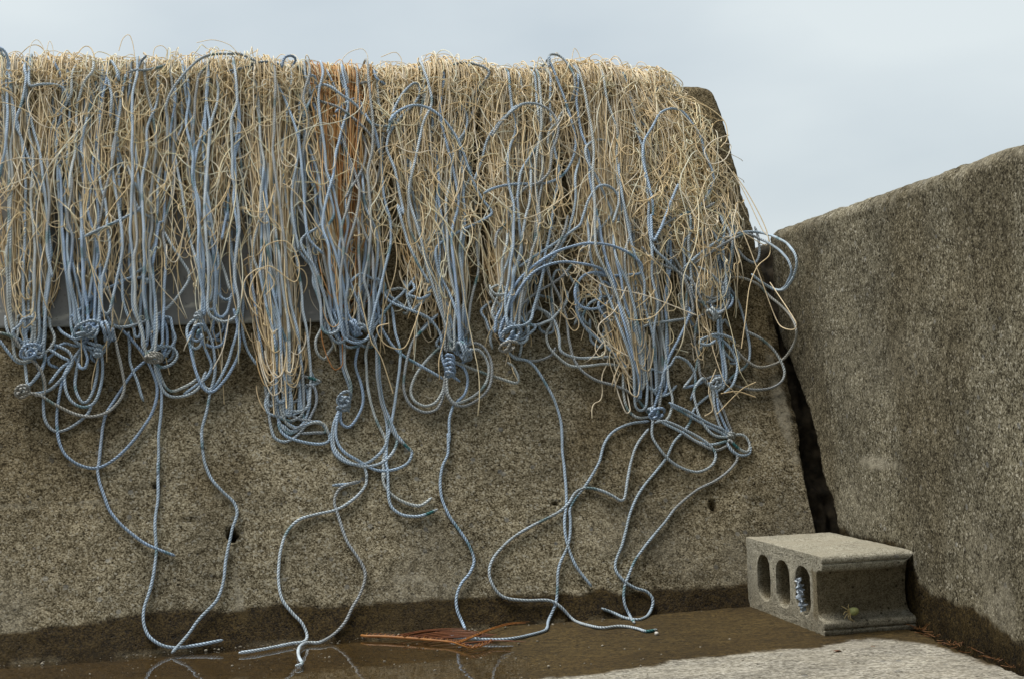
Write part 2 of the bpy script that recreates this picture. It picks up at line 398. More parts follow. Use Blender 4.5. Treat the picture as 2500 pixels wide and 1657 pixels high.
def long_wall():
    ss = np.concatenate([np.linspace(-3.2, -.12, 40)[:-1], np.arange(-.12, S_END - .10, .0058), np.linspace(S_END - .10, S_END, 30)])
    back = .34
    qs = np.concatenate([[-.05], np.arange(0, QE, .0058), np.linspace(QE, QE + RB * TH, 9), QE + RB * TH + np.linspace(.02, back, 14)])
    Sg, Qg = np.meshgrid(ss, qs, indexing='ij')
    P = wrap(Sg, Qg, np.zeros_like(Sg))
    # rounded upper corner at the free end
    r = .05; x = np.clip(Sg - (S_END - r), 0, r); drop = r - np.sqrt(np.maximum(r * r - x * x, 0))
    zz = P[..., 2]; P = P - (drop * sstep(.75, 1.0, zz / H))[..., None] * UP1 * 1.0
    # relief
    nrm = np.where((Qg < QE)[..., None], OUT1, np.where((Qg > QE + RB * TH)[..., None], np.array([0, 0, 1.]), (OUT1 + np.array([0, 0, 1.])) / np.linalg.norm(OUT1 + np.array([0, 0, 1.]))))
    dis = (fbm(P, 14, 3, 1) - .5) * .006 + (fbm(P, 70, 3, 2) - .5) * .0045
    hole = np.zeros_like(Sg)
    for px, ru, rv, dep in (((568, 1304), .011, .0135, .04), ((1352, 1227), .006, .005, .014), ((1740, 1235), .009, .014, .013), ((595, 870), .005, .005, .008), ((404 * .946, 1185), .012, .006, .008), ((1318, 785), .012, .010, .008), ((470, 1268), .02, .005, .003), ((1300, 700), .01, .01, .006)):
        c = sq(hit_wall([px]))[0]
        d = np.sqrt(((Sg - c[0]) / ru) ** 2 + ((Qg - c[1]) / rv) ** 2) + (fbm(P, 90, 2, 8) - .5) * .5
        dis = dis - dep * sstep(1.1, .75, d); hole = np.maximum(hole, sstep(1.15, .8, d) * min(1, dep / .016))
    P = P + nrm * dis[..., None]
    # worn free edge
    edge = sstep(S_END - .02, S_END, Sg)
    P = P - OUT1 * (edge * .005 + edge * np.maximum(fbm(P, 40, 3, 12) - .45, 0) * .03)[..., None]
    P = P - E1 * (edge * np.interp(P[..., 2], [0, .2, .36, .55, .9, 1.25], [.034, .022, .0, -.004, -.004, .008]))[..., None]
    P = P - E1 * (edge * np.maximum(fbm(P, 16, 3, 13) - .5, 0) * (.015 + .05 * sstep(.5, .2, Qg)))[..., None]
    wet, stain_shade, pale = wall_masks(P)
    wet = np.maximum(wet, hole); stain_shade = np.maximum(stain_shade, hole); pale = pale * (1 - hole)  # pits painted dark, standing in for shade the shallow relief lacks
    nr, nc = Sg.shape
    V = P.reshape(-1, 3); Fq = grid_faces(nr, nc)[:, ::-1]
    # back face and end cap
    topb = P[:, -1]; bot = topb.copy(); bot[:, 2] = -.05
    base = len(V); V = np.vstack([V, bot])
    i = np.arange(nr - 1)
    Fb = np.stack([i * nc + nc - 1, (i + 1) * nc + nc - 1, base + i + 1, base + i], 1)[:, ::-1]
    allF = np.vstack([Fq, Fb])
    # end cap as a fan of quads to the back line
    last = (nr - 1) * nc + np.arange(nc); backl = []
    capV = []
    for j in range(nc):
        p = P[-1, j]; capV.append(p + N1 * .0)
    capV = np.array(capV); tback = (topb[-1] - A0) @ N1
    proj = capV + N1[None] * (tback - (capV - A0) @ N1)[:, None]
    b2 = len(V); V = np.vstack([V, proj])
    j = np.arange(nc - 1)
    Fc = np.stack([last[j], last[j + 1], b2 + j + 1, b2 + j], 1)[:, ::-1]
    allF = np.vstack([allF, Fc])
    ext = len(V) - nr * nc
    at = {k: np.concatenate([v.ravel(), np.full(ext, dv)]) for k, v, dv in (('wet', wet, .3), ('stain_shade', stain_shade, 1.), ('pale', pale, 0.))}
    o = mesh_obj('concrete_wall', V, allF, M['wall'], attrs=at)
    tag(o, 'long sloping grey-brown concrete sea wall with the ropes draped over its top', 'wall')
long_wall()

# ------------------------------------------------------------------ the side wall
def side_wall():
    w = np.concatenate([np.linspace(-1.9, -.35, 14)[:-1], np.arange(-.35, 1.25, .0062), np.linspace(1.26, 2.0, 30)])
    rr = .030
    prof = [(0., z) for z in np.arange(-.06, H2 - rr, .0062)]
    for a in np.linspace(0, math.pi / 2, 8)[0:]: prof.append((rr - rr * math.cos(a), H2 - rr + rr * math.sin(a)))
    for x in np.linspace(rr + .01, .34, 12): prof.append((x, H2))
    prof = np.array(prof)
    Wg, Ig = np.meshgrid(w, np.arange(len(prof)), indexing='ij')
    off = prof[Ig, 0]; z = prof[Ig, 1]
    P = D0 + Wg[..., None] * E2 + off[..., None] * N2 + z[..., None] * np.array([0, 0, 1.])
    P[..., 2] += (fbm(P * np.array([1, 1, 0]), 5, 2, 3) - .5) * .003 * sstep(.6, .85, z)
    dis = (fbm(P, 12, 3, 21) - .5) * .007 + (fbm(P, 60, 3, 22) - .5) * .0045 + (fbm(P, 60, 2, 25) - .5) * .005 * sstep(H2 - .05, H2, z)
    nrm = np.stack([-np.cos(np.clip((off) / rr, 0, 1) * math.pi / 2)] * 3, -1) * N2 + np.stack([np.sin(np.clip(off / rr, 0, 1) * math.pi / 2)] * 3, -1) * np.array([0, 0, 1.])
    P = P + nrm * dis[..., None]
    # beside the long wall the face steps back into the joint
    wj = np.interp(z, [.0, .157, .41, .596, .828, .9], [.745, .788, .941, 1.121, 1.167, 1.18]) + (fbm(P, 22, 3, 46) - .5) * .035
    P = P + N2 * (.075 * sstep(wj - .004, wj + .006, Wg) )[..., None]
    # masks
    e, _ = hit_side([(2205, 1330), (2250, 1432), (2313, 1474), (2375, 1487), (2417, 1520), (2480, 1557), (2500, 1572)])
    we = (e - D0) @ E2; o_ = np.argsort(we); ze = np.interp(Wg, we[o_], e[o_, 2])
    n = fbm(P, 14, 3, 41) - .5; n2 = fbm(P, 60, 3, 42) - .5
    wet = sstep(.006, -.006, z - ze - n * .03 - n2 * .02)
    stain_shade = sstep(.44, .66, fbm(P * np.array([1, 1, .45]), 6, 4, 44)) * .6
    stain_shade = np.maximum(stain_shade, .9 * sstep(wj - .03, wj + .004, Wg + n * .02)); wet = np.maximum(wet, .5 * sstep(wj, wj + .01, Wg))  # shade of the deep joint painted into the face colour
    stain_shade = np.maximum(stain_shade, .55 * sstep(.35, .0, z) * sstep(.5, -.1, Wg))
    pale = .35 * sstep(H2 - .04, H2 - .005, z + n * .06) * sstep(.35, .6, fbm(P, 40, 3, 47))
    def band(px, ru, rz, amt, sd):
        c, _ = hit_side([px]); cw = (c[0] - D0) @ E2; cz = c[0, 2]
        d = np.sqrt(((Wg - cw) / ru) ** 2 + ((z - cz) / rz) ** 2)
        return amt * sstep(1.1, .5, d + (fbm(P * np.array([1, 1, .6]), 26, 3, 60 + sd) - .5) * 1.3)
    pale = np.maximum(pale, band((2150, 1130), .16, .014, .85, 1)); pale = np.maximum(pale, band((2090, 1235), .15, .06, .2, 2))
    pale = np.maximum(pale, band((2440, 1490), .10, .06, .5, 3)); pale = np.maximum(pale, band((2400, 1350), .08, .08, .2, 4))
    pale = np.maximum(pale, band((2150, 900), .3, .10, .12, 5))
    nr, nc = Wg.shape; V = P.reshape(-1, 3); Fq = grid_faces(nr, nc)
    topb = P[:, -1]; bot = topb.copy(); bot[:, 2] = -.06; base = len(V); V = np.vstack([V, bot]); i = np.arange(nr - 1)
    Fb = np.stack([i * nc + nc - 1, base + i, base + i + 1, (i + 1) * nc + nc - 1], 1)[:, ::-1]
    at = {k: np.concatenate([v.ravel(), np.full(nr, 0.)]) for k, v in (('wet', wet), ('stain_shade', stain_shade), ('pale', pale))}
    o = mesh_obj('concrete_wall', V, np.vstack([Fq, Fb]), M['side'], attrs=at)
    tag(o, 'lower upright dark concrete wall coming forward on the right past the block', 'wall')
side_wall()
# dark backing added in the joint so no sky shows through
def joint():
    Q, S_ = np.meshgrid(np.arange(0, .93, .006), np.linspace(S_END - .04, S_END + .20, 44), indexing='ij')
    b = np.stack([Q * .45, S_, np.zeros_like(Q)], -1)
    dz = -.075 + (fbm(b, 40, 4, 4) - .5) * .055 + (fbm(b, 9, 2, 14) - .5) * .04
    F_ = unsq(S_, Q, dz); B_ = unsq(S_, Q, dz - .03); n = Q.size; g_ = grid_faces(*Q.shape)
    o = mesh_obj('joint_backing', np.vstack([F_.reshape(-1, 3), B_.reshape(-1, 3)]), np.vstack([g_, g_[:, ::-1] + n]), M['filler'])
    tag(o, 'added dark backing deep in the gap between the two walls', 'joint board')
joint()

# ------------------------------------------------------------------ the ground
def ground():
    xs = np.concatenate([[-200, -60, -20, -8, -4, -2.4], np.arange(-1.5, 1.05, .0075), [1.2, 1.6, 2.5, 5, 20, 60, 200]])
    ys = np.concatenate([[-60, -20, -6, -2, 0, .8, 1.4, 1.8], np.arange(2.05, 3.30, .0065), [3.4, 4, 6, 12, 40, 120, 400]])
    X, Y = np.meshgrid(xs, ys, indexing='ij'); P = np.stack([X, Y, np.zeros_like(X)], -1)
    near = ((np.abs(X) < 1.6) & (Y > 1.7) & (Y < 3.4))
    z = near * ((fbm(P * np.array([.5, 1, 1]), 9, 3, 2) - .5) * .003 + (fbm(P * np.array([.5, 1, 1]), 60, 2, 6) - .5) * .0022)
    # shallow hollow by the wall where the water stands
    S = sq(P); dep = sstep(.60, .22, -((P - A0) @ N1)) * sstep(1.02, .80, S[..., 0] + .05 * fbm(P, 8, 2, 3))
    z = z - .0075 * dep + .0045 * sstep(.9, 1.6, S[..., 0]) * near
    wcoord = (P - D0) @ N2; along = (P - D0) @ E2
    tw = .016 + .012 * fbm(P, 7, 2, 9)
    trench = sstep(0, .006, wcoord + tw) * sstep(.3, .22, along) * sstep(-.4, -.3, along + 0 * X)
    trench = np.maximum(trench * 1.0, sstep(0, .006, wcoord + tw * .55) * near)
    z = z - .05 * trench * near
    P[..., 2] = z
    # dry, pale part nearest the camera
    edge = [(1290, 1700), (1300, 1655), (1390, 1648), (1480, 1642), (1600, 1628), (1705, 1607), (1810, 1599), (1935, 1589), (1990, 1586), (2020, 1576), (2075, 1566), (2190, 1563), (2230, 1571), (2270, 1578), (2312, 1595), (2396, 1628), (2500, 1645), (2700, 1700), (2700, 2600), (0, 2600), (600, 1900)]
    g = hit_ground(edge)[:, :2]
    jx = (fbm(P, 16, 3, 61) - .5) * .05 + (fbm(P, 70, 2, 63) - .5) * .02
    jy = (fbm(P, 16, 3, 62) - .5) * .07 + (fbm(P, 70, 2, 64) - .5) * .03
    acc = 0
    for ox, oy in ((0, 0), (.006, 0), (-.006, 0), (0, .01), (0, -.01), (.004, .006), (-.004, -.006)):
        acc = acc + in_poly(X + jx + ox, Y + jy + oy, g)
    dry = acc / 7.
    wet = 1 - dry * .97
    far = (Y < 1.85); wet = np.where(far, 0.05, wet)
    stain_shade = sstep(.45, .65, fbm(P, 6, 3, 77)) * .4 * wet + .8 * trench
    pale = .25 * dry * sstep(.4, .6, fbm(P * np.array([.4, 1, 1]), 30, 2, 79))
    nr, nc = X.shape
    o = mesh_obj('ground', P, grid_faces(nr, nc), M['ground'], attrs={'wet': wet.ravel(), 'stain_shade': np.clip(stain_shade, 0, 1).ravel(), 'pale': pale.ravel()})
    o['kind'] = 'structure'
    # standing water
    poly = hit_ground([(-200, 1660), (0, 1622), (400, 1593), (700, 1570), (900, 1560), (1010, 1585), (960, 1625), (900, 1665), (860, 1720), (-200, 1760)], 0.0)
    # pull the wall edge slightly under the wall
    xs = np.linspace(-1.6, 0.10, 120); ys = np.linspace(2.15, 3.02, 60)
    X, Y = np.meshgrid(xs, ys, indexing='ij'); P = np.stack([X, Y, np.full_like(X, -.0012)], -1)
    o = mesh_obj('puddle_water', P, grid_faces(*X.shape), M['water'])
    o['kind'] = 'structure'
ground()

# ------------------------------------------------------------------ grey sheet on the wall
def panel():
    s0 = -.75
    cor = sq(hit_wall([(0, 806), (792, 783), (792, 262)], .012))
    s1 = cor[1, 0]; q0 = cor[1, 1]; q1 = cor[2, 1]
    ss = np.arange(s0, s1 + 1e-6, .0055); qs = np.arange(q0, q1, .0055)
    Sg, Qg = np.meshgrid(ss, qs, indexing='ij')
    # torn hole behind the ropes
    c = sq(hit_wall([(622, 690)], .012))[0]
    P0 = unsq(Sg, Qg, np.full_like(Sg, .012)); 
    hol = np.sqrt(((Sg - c[0]) / .026) ** 2 + ((Qg - c[1]) / .026) ** 2) + (fbm(P0, 45, 2, 5) - .5) * .9 < .95
    D = .010 + (fbm(P0, 3, 2, 6) - .5) * .004
    tilt = (Sg - s1) * -0.004
    P = unsq(Sg, Qg + tilt, D)
    Pb = unsq(Sg, Qg + tilt, D - .004)
    nr, nc = Sg.shape; Fq = grid_faces(nr, nc)
    hv = hol.ravel(); keep = ~(hv[Fq].all(1)); Fq = Fq[keep]
    V = np.vstack([P.reshape(-1, 3), Pb.reshape(-1, 3)])
    i = np.arange(nr - 1); n = nr * nc
    rim = [np.stack([i * nc, (i + 1) * nc, n + (i + 1) * nc, n + i * nc], 1), np.stack([i * nc + nc - 1, n + i * nc + nc - 1, n + (i + 1) * nc + nc - 1, (i + 1) * nc + nc - 1], 1)]
    j = np.arange(nc - 1); b = (nr - 1) * nc
    rim.append(np.stack([b + j, b + j + 1, n + b + j + 1, n + b + j], 1))
    n2 = fbm(P, 40, 3, 88)
    chip = sstep(.012, .003, Qg - q0 + (n2 - .62) * .03) * sstep(.5, .56, fbm(P, 11, 2, 89)) + .8 * sstep(.004, .001, Qg - q0)
    chip = np.maximum(chip, .8 * sstep(.70, .74, fbm(P * np.array([.4, .4, 2.]), 60, 2, 90)) * sstep(.16, .05, Qg - q0))
    at = np.clip(np.concatenate([chip.ravel(), np.full(n, .6)]), 0, 1)
    o = mesh_obj('metal_sheet', V, np.vstack([Fq, n + Fq[:, ::-1]] + rim), M['panel'], attrs={'pale': at})
    tag(o, 'flat grey painted sheet fixed to the sloping wall behind the ropes, with a torn hole', 'metal sheet')
panel()
# ------------------------------------------------------------------ ropes and twine
CROP = {'a': (0, 80, 3.38), 'b': (600, 80, 3.38), 'c': (1200, 80, 3.38), 'd': (0, 500, 2.361), 'e': (600, 500, 2.24), 'f': (1200, 500, 2.24), 'g': (0, 1000, 2.387), 'h': (800, 1000, 2.387), 'p': (0, 0, 1.0)}
def parse(txt):
    """'d 510,350 590,450 g 10,20' -> photograph points"""
    out = []; ox, oy, sc = CROP['p']
    for tk in txt.split():
        if tk in CROP: ox, oy, sc = CROP[tk]
        else:
            x, y = tk.split(','); out.append((ox + float(x) / sc, oy + float(y) / sc))
    return np.array(out)

# bundle: name key -> (left px, right px of its share of the wall)
BX = [0, 128, 292, 428, 590, 765, 962, 1180, 1400, 1660, 5000]
GATHER = [(62, 905), (228, 815), (372, 860), (520, 765), (705, 1010), (850, 840), (1110, 880), (1250, 830), (1595, 1000), (1740, 760)]
LABEL = ['leftmost bundle of blue rope and cream twine, cut off by the edge of the photo', 'blue rope bundle with a coiled grey knot and a pale rope sweeping below it', 'narrow blue rope bundle with a wrapped knot, a small side loop and one long tail', 'thick fold of parallel blue ropes over the grey sheet, with a wavy tail', 'long cream twine bundle whose rope coils hang below the right end of the grey sheet', 'bundle with a big blue rope fold under orange stained twine and a small hanging knot', 'blue rope bundle bound by a spiral wrapping with wide round loops under it', 'blue rope bundle ending in a small tangled ball with wide arcs swinging right above it', 'tall bundle under the twine heap, ropes pinched in one knot with tails spreading downward', 'rope bundle with loose loops hanging over the joint between the two walls']
def which(x):
    return int(np.clip(np.searchsorted(BX, x, side='right') - 1, 0, 9))
bundles = []
for i, g in enumerate(GATHER):
    o = empty('rope_bundle', hit_wall([g], .02)[0])
    tag(o, LABEL[i], 'rope bundle', 'rope and twine bundles draped over the sea wall'); bundles.append(o)
def attach(o, b):
    o.parent = bundles[b]; o.matrix_parent_inverse = Matrix.Translation(-bundles[b].location)

RR = .0031                                               # blue rope radius
def pile(px):
    """thickness of the heap of twine at a photo height"""
    y = px[:, 1]; x = px[:, 0]
    return np.interp(y, [0, 200, 600, 800, 950, 1050], [.050, .055, .055, .040, .016, .004])
def place(px, frac, rad=RR):
    """photo points -> points on / in front of the walls or the ground"""
    px = np.asarray(px, float); d = rad + .0015 + frac * pile(px)
    A = hit_wall(px, d); rA = np.linalg.norm(A - EYEV, axis=1)
    B, tB = hit_side(px, rad + .004 + .3 * frac * pile(px)); rB = np.linalg.norm(B - EYEV, axis=1); rB = np.where(tB < 0, 1e9, rB)
    P = np.where((rB < rA)[:, None], B, A)
    G = hit_ground(px, rad + .001); low = P[:, 2] < rad + .001
    return np.where(low[:, None], G, P)

BLUES = np.array([(.46, .61, .80), (.52, .66, .82), (.42, .57, .79), (.60, .70, .79), (.50, .62, .74), (.45, .56, .68), (.60, .66, .68)])
def blue(rng):
    c = BLUES[rng.integers(len(BLUES))] * rng.uniform(.88, 1.16)
    return c
TEAL = np.array([.02, .16, .17]); 
def make_rope(P, b, name='rope', rad=RR, color=None, rng=RNG, teal_end=None, step=.0065, pale_to=None, label=None):
    C, L = resample(P, step)
    C = C + ((fbm(C, 26, 2, int(rng.integers(999))) - .5) * .0035)[:, None] * OUT1 * (C[:, 2] > .03)[:, None] + ((fbm(C, 22, 2, int(rng.integers(999))) - .5) * .004)[:, None] * E1
    n = len(C); ns = 9
    r = np.full(n, rad) * (1 + .05 * np.sin(L * 60)); 
    ends = np.minimum(1, .55 + np.minimum(L, L[-1] - L) / .004 * .45)
    r = r * ends
    # frayed little flare at the cut end
    V, Fq = tubes(C[None], r[None], ns)
    col_ = np.tile((color if color is not None else blue(rng))[None], (n, 1))
    if pale_to is not None:
        a = fbm(C, 3, 2, 9)[:, None]; col_ = col_ * (1 - sstep(.4, .6, a)) + np.array(pale_to) * sstep(.4, .6, a)
    for _ in range(int(L[-1] / .5 + rng.random() * 1.1)):
        p = rng.uniform(0, L[-1]); wd = rng.uniform(.006, .016); m = (np.abs(L - p) < wd)[:, None]; col_ = np.where(m, col_ * .45 + TEAL * .55, col_)
    if teal_end: 
        m = ((L[-1] - L) < .028) & ((L[-1] - L) > .008); col_ = np.where(m[:, None], TEAL * 1.0 + .02, col_)
        m = ((L[-1] - L) <= .008); col_ = np.where(m[:, None], np.array([.50, .55, .58]), col_)
    at = np.ones((n, ns, 4)); at[:, :, :3] = col_[:, None, :]
    # caps
    V = np.vstack([V, C[:1], C[-1:]]); a4 = np.vstack([at.reshape(-1, 4), at[0, 0][None], at[-1, 0][None]])
    k = np.arange(ns); k2 = (k + 1) % ns; b0 = n * ns
    tris = np.vstack([np.stack([np.full(ns, b0), k2, k], 1), np.stack([np.full(ns, b0 + 1), (n - 1) * ns + k, (n - 1) * ns + k2], 1)])
    lay = .0200
    r_ = np.arange(n - 1); u0 = np.arange(ns) / ns; u1 = (np.arange(ns) + 1) / ns
    v0 = L[:-1] / lay * 1.0; v1 = L[1:] / lay
    U = np.empty((n - 1, ns, 4, 2)); U[..., 0, 0] = u0; U[..., 1, 0] = u1; U[..., 2, 0] = u1; U[..., 3, 0] = u0
    U[..., 0, 1] = v0[:, None]; U[..., 1, 1] = v0[:, None]; U[..., 2, 1] = v1[:, None]; U[..., 3, 1] = v1[:, None]
    U[..., 1] *= 3.0
    o = mesh_obj(name, V, Fq, M['rope'], attrs={'tint': a4}, uv=U.reshape(-1, 2), tris=tris)
    if label: o['label'] = label
    attach(o, b); return o

def over_top(P, rng, depth=None):
    """carry a rope that starts near the top edge back over the wall"""
    c = sq(P[:1])[0]
    if c[1] < Q_TOP - .14: return P
    s, q, d = c; ex = []
    L = depth or rng.uniform(.10, .22)
    for t in (1.0, .7, .4, .15):
        ex.append(wrap(s + rng.normal(0, .012) * t, QE + RB * TH + L * t if t > .2 else QE + RB * TH * .6, max(.006, d * (.35 + .5 * (1 - t)))).reshape(3))
    return np.vstack([ex, P])

PALE = (.50, .50, .47)
